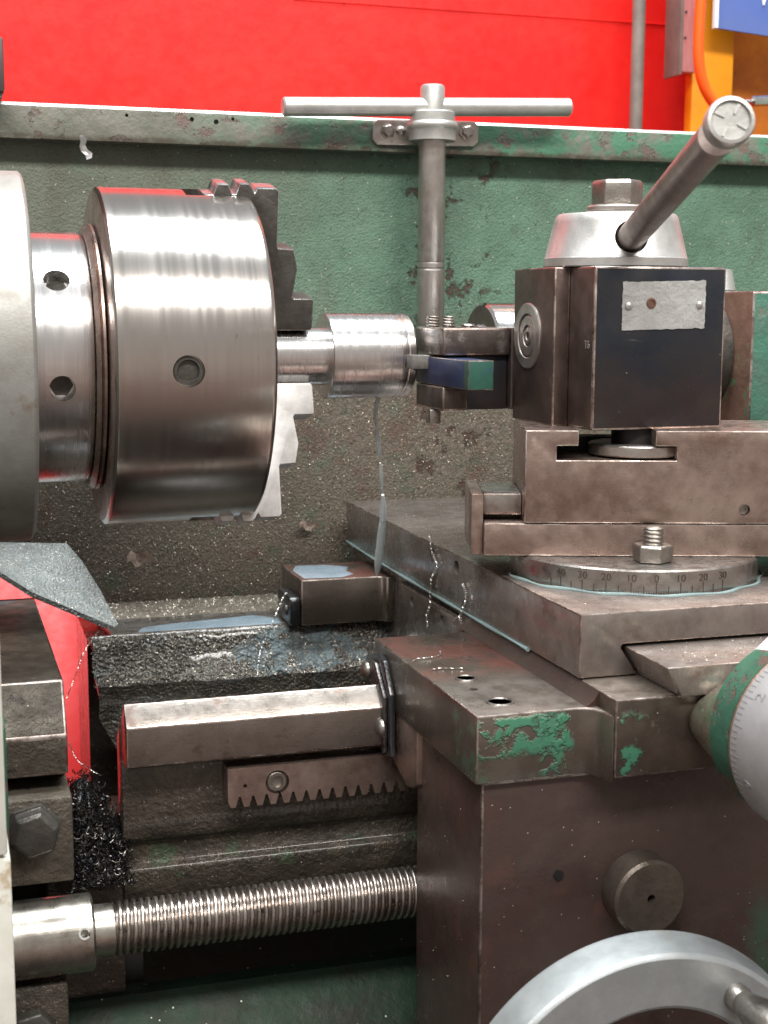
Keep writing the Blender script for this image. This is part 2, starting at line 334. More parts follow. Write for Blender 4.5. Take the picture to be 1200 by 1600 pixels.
M['engrave'] = mat('stamped_ink', (.075, .058, .05), rough=(.4, .5), metal=.2)
M['engrave_light'] = mat('stamped_bright', (.42, .38, .36), rough=(.4, .5), metal=.6)
M['dial_mark'] = mat('dial_engraving', (.345, .335, .34), rough=(.4, .5), metal=.5)
M['red_dot'] = mat('orange_dot', (.75, .13, .06), rough=(.3, .4), metal=0)
M['bed_dirty'] = mat('dirty_dull_casting', (.125, .106, .082), (.070, .058, .046), ns=45, rough=(.36, .6), metal=.2, spec=.4, bumps=(('noise', 300, .0014), ('noise', 60, .0018)),
                     patches=({'c': (.14, .16, .17), 's': 60, 'lo': .5, 'hi': .6, 'grad': ((1, .09, .12),), 'amt': .8}, {'c': (.025, .02, .018), 's': 50, 'lo': .58, 'hi': .66, 'amt': .8}),
                     specks={'s': 260, 'size': .09, 'keep': .88, 'c': (.4, .36, .3), 'metal': .5})
M['dial_grey'] = mat('dull_dial_grey', (.42, .41, .415), (.35, .34, .345), ns=40, rough=(.45, .55), metal=.35, bumps=(('noise', 900, .00006),))
M['tray'] = mat('oily_green_tray', (.018, .042, .024), (.026, .026, .019), ns=18, rough=(.45, .6), metal=0, spec=.25, bumps=(('noise', 150, .001),),  # green darkened because the lower cover lies in shadow
                specks={'s': 230, 'size': .10, 'keep': .86, 'c': (.42, .42, .34), 'metal': .6})

# ------------------------------------------------------------------ mesh helpers
def BM(): return bmesh.new()

def box(bm, x0, x1, y0, y1, z0, z1):
    v = [bm.verts.new((x, y, z)) for z in (z0, z1) for y in (y0, y1) for x in (x0, x1)]
    for f in ((0, 2, 3, 1), (4, 5, 7, 6), (0, 1, 5, 4), (2, 6, 7, 3), (0, 4, 6, 2), (1, 3, 7, 5)):
        bm.faces.new([v[i] for i in f])
    return bm

def prism(bm, pts, axis, a0, a1):
    def P(p, a):
        return (a, p[0], p[1]) if axis == 'x' else (p[0], a, p[1]) if axis == 'y' else (p[0], p[1], a)
    A = [bm.verts.new(P(p, a0)) for p in pts]
    B = [bm.verts.new(P(p, a1)) for p in pts]
    n = len(pts)
    f = [bm.faces.new(A), bm.faces.new(B[::-1])]
    for i in range(n):
        f.append(bm.faces.new((A[i], B[i], B[(i + 1) % n], A[(i + 1) % n])))
    bmesh.ops.recalc_face_normals(bm, faces=bm.faces)
    return bm

def frame(d):
    d = V(d).normalized()
    a = V((0, 0, 1)) if abs(d.z) < .9 else V((1, 0, 0))
    x = d.cross(a).normalized()
    return x, d.cross(x).normalized(), d

def lathe(bm, prof, p0, d, seg=64, ph=0):
    """prof: list of (distance along d, radius); closed with caps"""
    x, y, d = frame(d)
    p0 = V(p0)
    rings = []
    for t, r in prof:
        if r < 1e-7:
            rings.append([bm.verts.new(p0 + d * t)])
        else:
            rings.append([bm.verts.new(p0 + d * t + (x * math.cos(a) + y * math.sin(a)) * r)
                          for a in [ph + 2 * PI * i / seg for i in range(seg)]])
    for A, B in zip(rings, rings[1:]):
        for i in range(seg):
            j = (i + 1) % seg
            if len(A) == 1 and len(B) == 1: continue
            if len(A) == 1: bm.faces.new((A[0], B[i], B[j]))
            elif len(B) == 1: bm.faces.new((A[i], A[j], B[0]))
            else: bm.faces.new((A[i], A[j], B[j], B[i]))
    for q in (rings[0], rings[-1]):
        if len(q) > 2: bm.faces.new(q)
    bmesh.ops.recalc_face_normals(bm, faces=bm.faces)
    return bm

def cyl(bm, p0, p1, r, seg=32, r1=None, c=0, ph=0):
    d = V(p1) - V(p0); l = d.length
    r1 = r if r1 is None else r1
    pr = [(0, r), (l, r1)] if not c else [(0, r - c), (c, r), (l - c, r1), (l, r1 - c)]
    return lathe(bm, pr, p0, d, seg, ph)

def spline(pts, n=8):
    pts = [V(p) for p in pts]
    out = []
    for i in range(len(pts) - 1):
        p0, p1, p2, p3 = pts[max(i - 1, 0)], pts[i], pts[i + 1], pts[min(i + 2, len(pts) - 1)]
        for k in range(n):
            t = k / n
            out.append(.5 * ((2 * p1) + (p2 - p0) * t + (2 * p0 - 5 * p1 + 4 * p2 - p3) * t * t + (3 * p1 - p0 - 3 * p2 + p3) * t ** 3))
    return out + [pts[-1]]

def tube(bm, pts, r, seg=8):
    pts = [V(p) for p in pts]
    rr = r if callable(r) else (lambda t: r)
    rings = []
    nrm = None
    for i, p in enumerate(pts):
        d = (pts[min(i + 1, len(pts) - 1)] - pts[max(i - 1, 0)]).normalized()
        if nrm is None: nrm = frame(d)[0]
        nrm = (nrm - d * nrm.dot(d)).normalized()
        b = d.cross(nrm)
        q = rr(i / (len(pts) - 1))
        rings.append([bm.verts.new(p + (nrm * math.cos(2 * PI * k / seg) + b * math.sin(2 * PI * k / seg)) * q) for k in range(seg)])
    for A, B in zip(rings, rings[1:]):
        for k in range(seg):
            bm.faces.new((A[k], A[(k + 1) % seg], B[(k + 1) % seg], B[k]))
    bm.faces.new(rings[0]); bm.faces.new(rings[-1])
    return bm

def bev(bm, w=.001, seg=2, ang=28, wear=False):
    bmesh.ops.recalc_face_normals(bm, faces=bm.faces)
    es = [e for e in bm.edges if len(e.link_faces) == 2 and e.calc_face_angle(0) > R(ang)]
    if es:
        bmesh.ops.bevel(bm, geom=es, offset=w, segments=seg, affect='EDGES', profile=.5, clamp_overlap=True, material=1 if wear else -1)
    return bm

XF = {}
def thing(name, label, cat, loc=(0, 0, 0), rz=0, group=None):
    o = bpy.data.objects.new(name, None)
    COL.objects.link(o)
    o.empty_display_size = .01
    o.location = loc; o.rotation_euler = (0, 0, rz)
    XF[o] = Matrix.Translation(loc) @ Matrix.Rotation(rz, 4, 'Z')
    o['label'] = label; o['category'] = cat
    if group: o['group'] = group
    return o

def root_of(o):
    while o.parent: o = o.parent
    return o

def obj(name, bm, m, parent=None, label=None, loc=None, smooth=35, edge=None):
    """bm is in world coordinates; it is moved into its parent's frame"""
    bmesh.ops.recalc_face_normals(bm, faces=bm.faces)
    me = bpy.data.meshes.new(name)
    if parent is not None: inv = XF[root_of(parent)].inverted()
    elif loc is not None: inv = Matrix.Translation(loc).inverted()
    else: inv = Matrix.Identity(4)
    bm.transform(inv)
    bm.to_mesh(me); bm.free()
    me.materials.append(M[m])
    if edge: me.materials.append(M[edge])
    me.polygons.foreach_set('use_smooth', [True] * len(me.polygons))
    me.set_sharp_from_angle(angle=R(smooth))
    o = bpy.data.objects.new(name, me)
    COL.objects.link(o)
    if parent is not None: o.parent = parent
    elif loc is not None: o.location = loc
    if label: o['label'] = label
    return o

def tag(o, label, cat, group=None, kind=None):
    o['label'] = label; o['category'] = cat
    if group: o['group'] = group
    if kind: o['kind'] = kind
    return o

def struct(o, label=None):
    o['kind'] = 'structure'
    if label: o['label'] = label
    return o

def cut(o, bm):
    """subtract a shape given in world coordinates from o"""
    bmesh.ops.recalc_face_normals(bm, faces=bm.faces)
    root = root_of(o)
    inv = XF[root].inverted() if root in XF else Matrix.Translation(o.location).inverted()
    bm.transform(inv)
    me = bpy.data.meshes.new('c'); bm.to_mesh(me); bm.free()
    c = bpy.data.objects.new('c', me); COL.objects.link(c)
    if o.parent: c.parent = o.parent
    else: c.location = o.location
    md = o.modifiers.new('b', 'BOOLEAN'); md.operation = 'DIFFERENCE'; md.object = c; md.solver = 'EXACT'
    bpy.context.view_layer.update()
    dg = bpy.context.evaluated_depsgraph_get()
    new = bpy.data.meshes.new_from_object(o.evaluated_get(dg))
    old = o.data
    nm = old.name
    o.modifiers.clear()
    o.data = new
    bpy.data.meshes.remove(old)
    new.name = nm
    bpy.data.objects.remove(c); bpy.data.meshes.remove(me)
    new.set_sharp_from_angle(angle=R(35))
    return o

def text_mesh(s, size):
    cu = bpy.data.curves.new('t', 'FONT')
    cu.body = s; cu.size = size; cu.align_x = 'CENTER'; cu.align_y = 'CENTER'; cu.extrude = 0; cu.resolution_u = 3
    o = bpy.data.objects.new('t', cu); COL.objects.link(o)
    bpy.context.view_layer.update()
    dg = bpy.context.evaluated_depsgraph_get()
    me = bpy.data.meshes.new_from_object(o.evaluated_get(dg))
    bm = BM(); bm.from_mesh(me)
    bpy.data.objects.remove(o); bpy.data.curves.remove(cu); bpy.data.meshes.remove(me)
    return bm

def text_on(bm, fn):
    """fn maps flat text coordinates to world; gives the letters a little body"""
    r = bmesh.ops.extrude_face_region(bm, geom=list(bm.faces))
    top = {v for v in r['geom'] if isinstance(v, bmesh.types.BMVert)}
    for v in bm.verts:
        v.co = fn(v.co.x, v.co.y, .00025 if v in top else -.0002)
    return bm

rnd = random.Random(7)

# ================================================================== SETTING
b = BM(); box(b, -1.5, 2.2, .56, .60, -1.2, .52)
struct(obj('wall', b, 'red', loc=(0, .56, -1.2)), 'red painted wall behind the lathe')
b = BM(); prism(b, [(.5600, .3300), (.5588, .3304), (.5588, .3316), (.5600, .3320)], 'x', .35, 2.2)
struct(obj('wall_seam', b, 'red', loc=(.35, .56, .33)), 'raised sheet seam across the red wall')
b = BM(); prism(b, [(.555, -.12), (.555, -.70), (.18, -.70), (.18, -.52)], 'x', .0, .1150)  # slope added so the overhead lamp brightens the red
struct(obj('tray', b, 'red', loc=(0, .4, -.7)), 'red chip tray sheet seen through the gap in the bed, sloped to catch light')
b = BM(); box(b, .1155, .60, .27, .50, -.70, -.215)
struct(obj('tray_side', b, 'red', loc=(.1155, .27, -.7)), 'upright red side of the chip tray behind the bed gap')

# ---- background things
t = BM(); cyl(t, (.6985, .50, -.6), (.6985, .50, 1.0), .0068, 24)
tag(obj('conduit_pipe', t, 'pipe', loc=(.6985, .5, -.6)), 'thin grey pipe running straight up the red wall', 'pipe')

t = thing('steel_column', 'orange painted steel column behind the clamping lever', 'column', (.751, .48, -.6))
obj('flange', bev(box(BM(), .751, .7985, .48, .495, -.6, 1.0), .0015), 'orange', t)
obj('web', box(BM(), .7985, 1.06, .525, .54, -.6, 1.0), 'orange_shaded', t)
obj('bolt', bev(lathe(BM(), [(0, .0), (0, .0055), (.012, .0055), (.014, .004), (.014, 0)], (.812, .525, .282), (0, -1, 0), 6), .0004), 'bolt_dark', t)

t = thing('wall_box', 'narrow faded pink sheet metal box between grey pipe and orange column', 'metal box', (.728, .47, .264))
b = BM(); prism(b, [(.7285, .49), (.731, .466), (.7478, .466), (.7505, .49)], 'z', .2665, .7); bev(b, .0012)
obj('cover', b, 'pink', t)
obj('side_rim', bev(box(BM(), .7262, .7290, .462, .495, .263, .7), .0006), 'pipe', t)
for z in (.30, .325, .352):
    obj('screw', cyl(BM(), (.7335, .4665, z), (.7335, .4645, z), .0012, 10), 'bolt_dark', t)

t = thing('wall_sign', 'blue sign with white left border hanging over the orange column', 'sign', (.774, .44, .298))
b = BM(); prism(b, [(.762, .3085), (.90, .2985), (.90, .50), (.762, .50)], 'y', .452, .456)
obj('panel', b, 'sign_blue', t)
b = BM(); prism(b, [(.7582, .3085), (.7619, .3085), (.7619, .5), (.7582, .5)], 'y', .4505, .456)
obj('border', b, 'white', t)
b = BM(); prism(b, [(.8125, .3338), (.8140, .3338), (.8174, .345), (.823, .358), (.817, .358), (.8145, .349), (.8110, .358), (.809, .358)], 'y', .4508, .4519)
obj('letter', b, 'white', t)

hp = spline([(.712, .40, .50), (.7135, .40, .36), (.7120, .40, .296), (.7130, .40, .266), (.7195, .40, .243), (.732, .40, .226), (.748, .40, .212), (.762, .40, .200)], 8)
tag(obj('air_hose', tube(BM(), hp, .0052, 12), 'hose', loc=(.712, .4, .2)), 'orange air hose curving down in front of the orange column', 'hose')

t = thing('air_nozzle', 'small silver nozzle at the right edge beside the lever cap', 'nozzle', (.706, .30, .215))
obj('nozzle_body', lathe(BM(), [(0, 0), (0, .0030), (.002, .0046), (.06, .0050), (.06, 0)], (.7112, .30, .2150), (1, 0, .08), 8), 'chrome', t)
obj('nozzle_tip', cyl(BM(), (.7035, .30, .2144), (.7115, .30, .2150), .0019, 12), 'chrome', t)

# ================================================================== SPLASH GUARD
t = thing('splash_guard', 'dirty green sheet metal guard standing behind the chuck', 'splash guard', (.3, .215, -.2))
GUARD = t
b = BM(); prism(b, [(.215, -.196), (.215, .150), (.225, .150), (.225, -.196)], 'x', .086, 1.2)
prism(b, [(.215, -.158), (.215, .150), (.225, .150), (.225, -.158)], 'x', -.35, .086)
panel = obj('panel', b, 'guard', t)
b = BM(); prism(b, [(.195, .1475), (.1955, .1702), (.198, .1726), (.245, .1726), (.245, .150), (.2225, .150), (.2225, .1495), (.199, .1465)], 'x', -.35, 1.2)
lip = obj('lip', bev(b, .0018, 2, 40), 'lip', t)
lip.data.materials.append(M['alu'])  # pale metal paints a highlight line along the lip's top edge
for p in lip.data.polygons:
    if .35 < p.normal.z < .99 and p.normal.y < -.05 and p.center.z + .0 > -1: p.material_index = 1 if (XF[t] @ p.center).z > .1705 else 0
c = BM()
for x, z, r in ((.1837, .1655, .0016), (.2016, .1642, .0019), (.1364, .1663, .0013), (.214, .1668, .0013)):
    cyl(c, (x, .190, z), (x, .199, z), r, 16)
cut(lip, c)
# sloping bottom ledge that meets the bed
b = BM(); prism(b, [(.1555, -.1955), (.2145, -.1955), (.2145, -.199), (.2145, -.207), (.1555, -.207)], 'x', .107, 1.2)
obj('ledge', b, 'ledge', t)
# bracket for the chuck key, bolted to the lip
br = obj('key_bracket', None or bev(prism(BM(), [(.3208, .1555), (.3245, .1520), (.4025, .1535), (.4062, .1570), (.4062, .1690), (.4025, .1724), (.3245, .1708), (.3208, .1672)], 'y', .1915, .1945), .0005), 'rod', t)
for x, z in ((.3322, .1622), (.3962, .1640)):
    obj('bolt', bev(lathe(BM(), [(0, 0), (0, .0062), (.0012, .0062), (.0012, .0048), (.0055, .0046), (.0062, .0036), (.0062, 0)], (x, .1915, z), (0, -1, 0), 6, .3), .0003), 'bolt', br)
obj('rivet', lathe(BM(), [(0, 0), (0, .0040), (.002, .0036), (.0035, .0022), (.004, 0)], (.3428, .1915, .1627), (0, -1, 0), 16), 'rod', br)
# ring that holds the key: two bands and a rounded bead
kx, ky = .3620, .1735
b = lathe(BM(), [(0, .0112), (0, .0178), (.0075, .0178), (.0082, .0182), (.0098, .0192), (.0118, .0192), (.0134, .0182), (.014, .0172), (.0205, .0170), (.0212, .0164), (.0212, .0112)], (kx, ky, .1540), (0, 0, 1), 48)
obj('ring', b, 'zinc', br)
obj('ring_arm', bev(box(BM(), kx - .012, kx + .012, ky + .012, .1915, .158, .168), .001), 'rod', br)

# flakes stuck to the guard
def flake(p, w, h, rot, label, bend=.35, m='flake'):
    b = BM()
    n = 5
    rows = []
    for i in range(n + 1):
        s = i / n - .5
        ww = h * (.35 + .65 * math.sin(PI * (i + .6) / (n + 1.2))) * rnd.uniform(.8, 1.2)
        rows.append([b.verts.new((s * w, -abs(s) * abs(s) * w * bend * 4 - .0015 * math.sin(j * 1.7 + i), (j / 2 - .5) * ww + .25 * h * math.sin(i * 1.9))) for j in range(3)])
    for A, B in zip(rows, rows[1:]):
        for j in range(2): b.faces.new((A[j], A[j + 1], B[j + 1], B[j]))
    bmesh.ops.solidify(b, geom=list(b.faces), thickness=.0005)
    b.transform(Matrix.Translation(p) @ Matrix.Rotation(rot, 4, 'Y'))
    tag(obj('metal_flake', b, m, loc=p), label, 'swarf', 'torn flakes stuck on the guard')
flake((.1395, .2085, -.1605), .019, .0105, .05, 'pale curled flake on the guard beside the gritty plate')
flake((.2735, .2085, -.1405), .017, .0075, .10, 'brown curled flake on the guard above the rear carriage wing')
flake((.1055, .1925, .1420), .017, .0055, 1.25, 'twisted flake hanging from the guard lip at upper left', m='jaw')

# ================================================================== CHUCK KEY
t = thing('chuck_key', 'steel T handle chuck key hanging in the ring on the guard', 'chuck key', (kx, ky, .02))
obj('shank', lathe(BM(), [(0, 0), (0, .0098), (.002, .0104), (.0415, .0104), (.042, .0100), (.0432, .0100), (.0437, .0106), (.0467, .0106), (.0472, .0100), (.048, .0104), (.156, .0102), (.156, 0)], (kx, ky, .0165), (0, 0, 1), 40), 'rod', t)
obj('head', lathe(BM(), [(0, 0), (0, .0092), (.019, .0092), (.0205, .0085), (.0212, .0070), (.0212, 0)], (kx, ky, .1740), (0, 0, 1), 40), 'zinc', t)
obj('handle_bar', cyl(BM(), (.2466, ky, .1743), (.4748, ky, .1836), .0069, 32, c=.0012), 'zinc', t)

# ================================================================== HEADSTOCK
t = thing('headstock', 'matt grey headstock nose with cream cover at the left edge', 'headstock', (-.05, 0, -.3))
b = lathe(BM(), [(0, 0), (0, .1073), (.247, .1073), (.2485, .1062), (.2492, .1045), (.2492, 0)], (-.20, 0, 0), (1, 0, 0), 128)
obj('spindle_nose', b, 'nose', t)
obj('top_cover', bev(box(BM(), -.3, .0505, .165, .25, .1745, .211), .002), 'cover_brown', t)
b = BM(); box(b, -.30, .0200, -.26, -.20, -.2035, .0); bev(b, .001)
obj('front_cover', b, 'cover_white', t)
b = BM(); box(b, -.30, .0212, -.26, -.20, -.40, -.2055); bev(b, .001)
obj('lower_cover', b, 'cover_white', t)
b = BM(); box(b, -.30, .0232, -.198, -.14, -.2395, -.165); bev(b, .001)
obj('cover_edge', b, 'green', t)

# left end of the bed, under the headstock
t = thing('headstock_bed', 'dark oily bed end under the headstock left of the gap', 'bed end', (0, 0, -.3))
b = BM(); prism(b, [(-.12, -.2163), (-.12, -.1954), (-.102, -.1690), (.135, -.1715), (.150, -.178), (.150, -.196), (.10, -.215), (-.08, -.235), (-.10, -.222)], 'x', -.3, .0575); bev(b, .0014, 2, 20, True)
hb = obj('way', b, 'bed_dirty', t, edge='edge_dark')
b = BM(); box(b, -.3, .0583, -.13, -.09, -.2725, -.2255); bev(b, .0016, 2, 30)
obj('clamp_block', b, 'bed_dirty', t)
b = BM(); box(b, -.3, .045, -.086, -.075, -.33, -.226)
obj('foot', b, 'dark', t)
b = lathe(BM(), [(0, 0), (0, .0150), (.003, .0150), (.003, .0132), (.0105, .0128), (.012, .0105), (.012, 0)], (.0378, -.13, -.2415), (0, -1, 0), 6, .25)
obj('hex_bolt', bev(b, .0006), 'bolt_dark', t)

# ================================================================== CHUCK
t = thing('lathe_chuck', 'large bright steel chuck gripping the shaft in the headstock', 'chuck', (.049, 0, 0))
b = lathe(BM(), [(0, 0), (0, .0735), (.030, .0735), (.0325, .0725), (.0333, .071), (.0333, 0)], (.0492, 0, 0), (1, 0, 0), 128)
nose = obj('backplate', b, 'work', t)
b = lathe(BM(), [(0, .05), (0, .0755), (.0022, .0785), (.0030, .0770), (.0038, .0785), (.0052, .0785), (.0052, .05)], (.0826, 0, 0), (1, 0, 0), 128)
obj('flange', b, 'steel', t)
c = BM()
for p in ((.0635, -.058, .0445), (.0640, -.0715, -.0140)):
    n = V((0, p[1], p[2])).normalized()
    q = V((p[0], 0, 0)) + n * .0735
    cyl(c, q + n * .004, q - n * .010, .0072, 24)
cut(nose, c)
for p in ((.0635, -.058, .0445), (.0640, -.0715, -.0140)):
    n = V((0, p[1], p[2])).normalized()
    q = V((p[0], 0, 0)) + n * .0655
    b = cyl(BM(), q - n * .004, q, .0066, 6)
    obj('cam_lock', b, 'bolt_dark', t)
b = lathe(BM(), [(0, .06), (.001, .0975), (.0026, .0998), (.0035, .1), (.0868, .1), (.0884, .0995), (.0896, .0982), (.0896, .02), (.05, .02), (.05, .06)], (.0888, 0, 0), (1, 0, 0), 192)
body = obj('body', b, 'chuck', t)
body.data.materials.append(M['steel'])
for p in body.data.polygons:
    if abs(p.normal.x) > .9: p.material_index = 1
c = BM()
box(c, .140, .190, -.0115, .0115, .086, .115); c.transform(Matrix.Rotation(R(13), 4, 'X'))
c2 = BM(); box(c2, .140, .190, -.0115, .0115, -.115, -.086); c2.transform(Matrix.Rotation(R(-14), 4, 'X'))
cut(body, c)
cut(body, c2)
c = BM()
n = V((0, -.1, -.004)).normalized()
q = V((.1290, 0, 0)) + n * .1
cyl(c, q + n * .004, q - n * .0055, .0088, 28)
cut(body, c)
b = lathe(BM(), [(0, 0), (0, .0080), (.0035, .0080), (.0035, .0062), (.001, .0055), (.001, 0)], q - n * .0055, n, 28)
obj('key_socket', b, 'bolt_dark', t)

def jaw(ang, m, grow=0):
    """stepped jaw pointing out along +z, turned about the spindle"""
    pr = [(.0188, .1784), (.0188, .2182), (.0205, .2195), (.0375, .2195), (.0385, .2188), (.0385, .2072), (.0400, .2062), (.0565, .2085), (.0685, .2058), (.0690, .1962),
          (.0702, .1955), (.0980, .1952), (.0995, .1938), (.0995, .1822), (.0968, .1806), (.1000, .1786), (.1015, .177), (.1015, .1715), (.0985, .1705), (.0960, .1695), (.0960, .1672),
          (.0985, .1662), (.1010, .1648), (.1010, .1585), (.0985, .1572), (.0955, .1560), (.0955, .1510), (.088, .1510), (.088, .1784)]
    b = prism(BM(), [(x, z) for z, x in pr], 'y', -.0105, .0105)
    bev(b, .0010 if m == 'bolt_dark' else .0006, 2, 30, m == 'bolt_dark')
    for f in b.faces:
        if m == 'bolt_dark' and f.calc_center_median().z > .084: f.material_index = 1
    for v in b.verts:
        if v.co.z > .07: v.co.z += (v.co.z - .07) * grow
    b.transform(Matrix.Rotation(ang, 4, 'X'))
    return obj('jaw', b, m, t, edge='jaw_shine' if m == 'bolt_dark' else None)  # dark jaw gets bright ends and edges as painted shine
jaw(R(13), 'bolt_dark', .16)  # upper jaw sides coloured dark, standing in for shade
jaw(R(166), 'jaw', .05)  # lower jaw coloured near white because light falls on it
jaw(R(-94), 'jaw')

# ---- workpiece
t = thing('workpiece', 'short stepped steel bar being turned in the chuck', 'workpiece', (.2, 0, 0))
b = lathe(BM(), [(0, 0), (0, .0182), (.0505, .0182), (.0508, .0262), (.0512, .0267), (.0518, .0269), (.0935, .0269), (.0938, .0266), (.0947, .0266), (.0950, .0270), (.0985, .0268), (.0990, .0265), (.1000, .0265), (.1003, .0267), (.1040, .0262), (.1055, .0245), (.1055, 0)], (.1795, 0, 0), (1, 0, 0), 128)
obj('bar', b, 'work', t)

# ================================================================== LATHE BED
t = thing('lathe_bed', 'oily grey cast lathe bed with ground ways under the carriage', 'lathe bed', (.09, 0, -.4))
BED = t
b = BM(); prism(b, [(-.098, -.1950), (-.1085, -.1836), (-.1100, -.1836), (-.12, -.1945), (-.12, -.2162), (-.1165, -.2185), (-.095, -.2175), (-.095, -.2)], 'x', .0885, 1.2); bev(b, .0008, 2, 20, True)
obj('front_way', b, 'bed', t, edge='edge')
b = BM(); prism(b, [(-.0945, -.198), (-.0945, -.2175), (-.1005, -.219), (-.1005, -.262), (-.0985, -.2665), (-.094, -.2685), (-.094, -.281), (-.0985, -.2835), (-.0985, -.2935), (-.0965, -.305), (-.0800, -.306), (-.08, -.21)], 'x', .0878, 1.2); bev(b, .0012, 2, 25)
obj('front_wall', b, 'web', t)
# rear way: ground flat on a rough casting
b = BM(); prism(b, [(.1075, -.1952), (.1545, -.1952), (.1545, -.202), (.1075, -.202)], 'x', .1065, 1.2); bev(b, .0010, 2, 25, True)
obj('rear_way', b, 'steel_grey', t, edge='edge')
b = BM()
prof = [(.1070, -.1957), (.1042, -.1982), (.1030, -.2050), (.1005, -.2125), (.0930, -.2205), (.0880, -.2270), (.0930, -.2360), (.0960, -.250), (.0970, -.275), (.0980, -.31)]
xs = [.0918 + i * .0042 for i in range(73)]
grid = []
for i, x in enumerate(xs):
    row = []
    for j, (y, z) in enumerate(prof):
        k = mnoise.noise(V((x * 130, j * 1.7, 3))) * .0022 + mnoise.noise(V((x * 40, j * .9, 9))) * .002
        xe = x + (0.0 if i else .0015 * math.sin(j * 1.3) - (.0 if j > 1 else .0) + .00045 * j)
        xe = max(xe, .0918 + max(0, -.252 - z) * .75 + .0012 * math.sin(j * 2.1))
        row.append(b.verts.new((xe, y + k * .6 - (.001 if j else 0), z + k * .5 if j else z)))
    grid.append(row)
for A, B in zip(grid, grid[1:]):
    for j in range(len(prof) - 1): b.faces.new((A[j], B[j], B[j + 1], A[j + 1]))
tops = [b.verts.new((x, .1075, -.2022)) for x in xs]
back = [b.verts.new((x, .1545, -.2022)) for x in xs]
low = [b.verts.new((max(x, .1353), .1545, -.31)) for x in xs]
for i in range(len(xs) - 1):
    b.faces.new((grid[i][0], tops[i], tops[i + 1], grid[i + 1][0]))
    b.faces.new((tops[i], back[i], back[i + 1], tops[i + 1]))
    b.faces.new((back[i], low[i], low[i + 1], back[i + 1]))
b.faces.new(grid[0] + [low[0], back[0], tops[0]])
obj('rear_casting', b, 'cast', t, smooth=60)
b = BM(); box(b, .0960, 1.2, -.08, .104, -.33, -.3101)
obj('trough_floor', b, 'web', t)
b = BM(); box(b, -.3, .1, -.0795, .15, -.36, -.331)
obj('gap_floor', b, 'dark', t)  # coloured black for the shaded void behind the heap
b = BM(); box(b, .0460, .0876, -.0955, -.086, -.40, -.2795)
obj('gap_web', b, 'web', t)
b = BM(); box(b, .0, 1.2, .02, .03, -.50, -.3105)
obj('inner_wall', b, 'tray', t)
# lower cover in front of the bed, painted green
b = BM(); prism(b, [(-.090, -.3560), (-.090, -.400), (-.19, -.46), (-.19, -.455), (-.1070, -.3620), (-.1010, -.3560)], 'x', .04, 1.2)
obj('lower_cover', b, 'tray', t)

b = BM(); box(b, .0948, .34, .158, .24, -.70, -.2085)
obj('gap_dark_block', b, 'web', t)  # added block that makes the red behind the bed gap read dark
# ---- rack with its teeth and screw
t2 = thing('gear_rack', 'toothed brown steel rack screwed under the front bed way', 'gear rack', (.145, -.117, -.245))
pts = [(.1440, -.2232), (.1440, -.2420), (.1455, -.2458)]
x = .1465
while x < .64:
    pts += [(x + .0018, -.2458), (x + .0036, -.2398), (x + .0047, -.2398), (x + .0065, -.2458)]
    x += .00765
pts += [(.66, -.2458), (.66, -.2232)]
b = BM(); prism(b, pts, 'y', -.1172, -.1009)
rk = obj('rack_bar', b, 'steel', t2)
c = BM(); cyl(c, (.1722, -.12, -.2334), (.1722, -.1125, -.2334), .0068, 32); cyl(c, (.1538, -.12, -.2338), (.1538, -.112, -.2338), .0011, 12)
cut(rk, c)
b = lathe(BM(), [(0, 0), (0, .0060), (.0032, .0060), (.0040, .0052), (.0040, .0036), (.0015, .0032), (.0015, 0)], (.1722, -.1125, -.2334), (0, -1, 0), 32)
obj('cap_screw', b, 'bolt', t2)

# ================================================================== LEAD SCREW
ly, lz = -.140, -.2975
t = thing('lead_screw', 'long threaded steel lead screw below the bed', 'lead screw', (.02, ly, lz))
b = BM()
seg, pit, per = 40, .0039, 8
x0, x1 = .0768, .42
n = int((x1 - x0) / pit * per)
hp_ = [.0143, .0143, .0143, .0141, .0122, .0119, .0119, .0139]
rings = []
for i in range(n + 1):
    ring = []
    for k in range(seg):
        f = (i / per + k / seg) % 1.0 * per
        i0 = int(f) % per; fr = f - int(f)
        r = hp_[i0] * (1 - fr) + hp_[(i0 + 1) % per] * fr
        a = 2 * PI * k / seg
        ring.append(b.verts.new((x0 + i * pit / per, ly + r * math.cos(a), lz + r * math.sin(a))))
    rings.append(ring)
for A, B in zip(rings, rings[1:]):
    for k in range(seg): b.faces.new((A[k], A[(k + 1) % seg], B[(k + 1) % seg], B[k]))
b.faces.new(rings[0]); b.faces.new(rings[-1])
obj('thread', b, 'screw', t, smooth=50)
obj('journal', lathe(BM(), [(0, 0), (0, .0136), (.0112, .0136), (.0118, .0129), (.0118, 0)], (.0655, ly, lz), (1, 0, 0), 48), 'collar', t)
b = lathe(BM(), [(0, 0), (0, .0203), (.0643, .0203), (.0655, .0192), (.0655, 0)], (.0005, ly, lz), (1, 0, 0), 64)
col = obj('collar', b, 'collar', t)
n = V((0, -.92, .38)).normalized()
q = V((.0602, ly, lz)) + n * .0203
c = BM(); cyl(c, q + n * .003, q - n * .008, .0031, 20); cut(col, c)
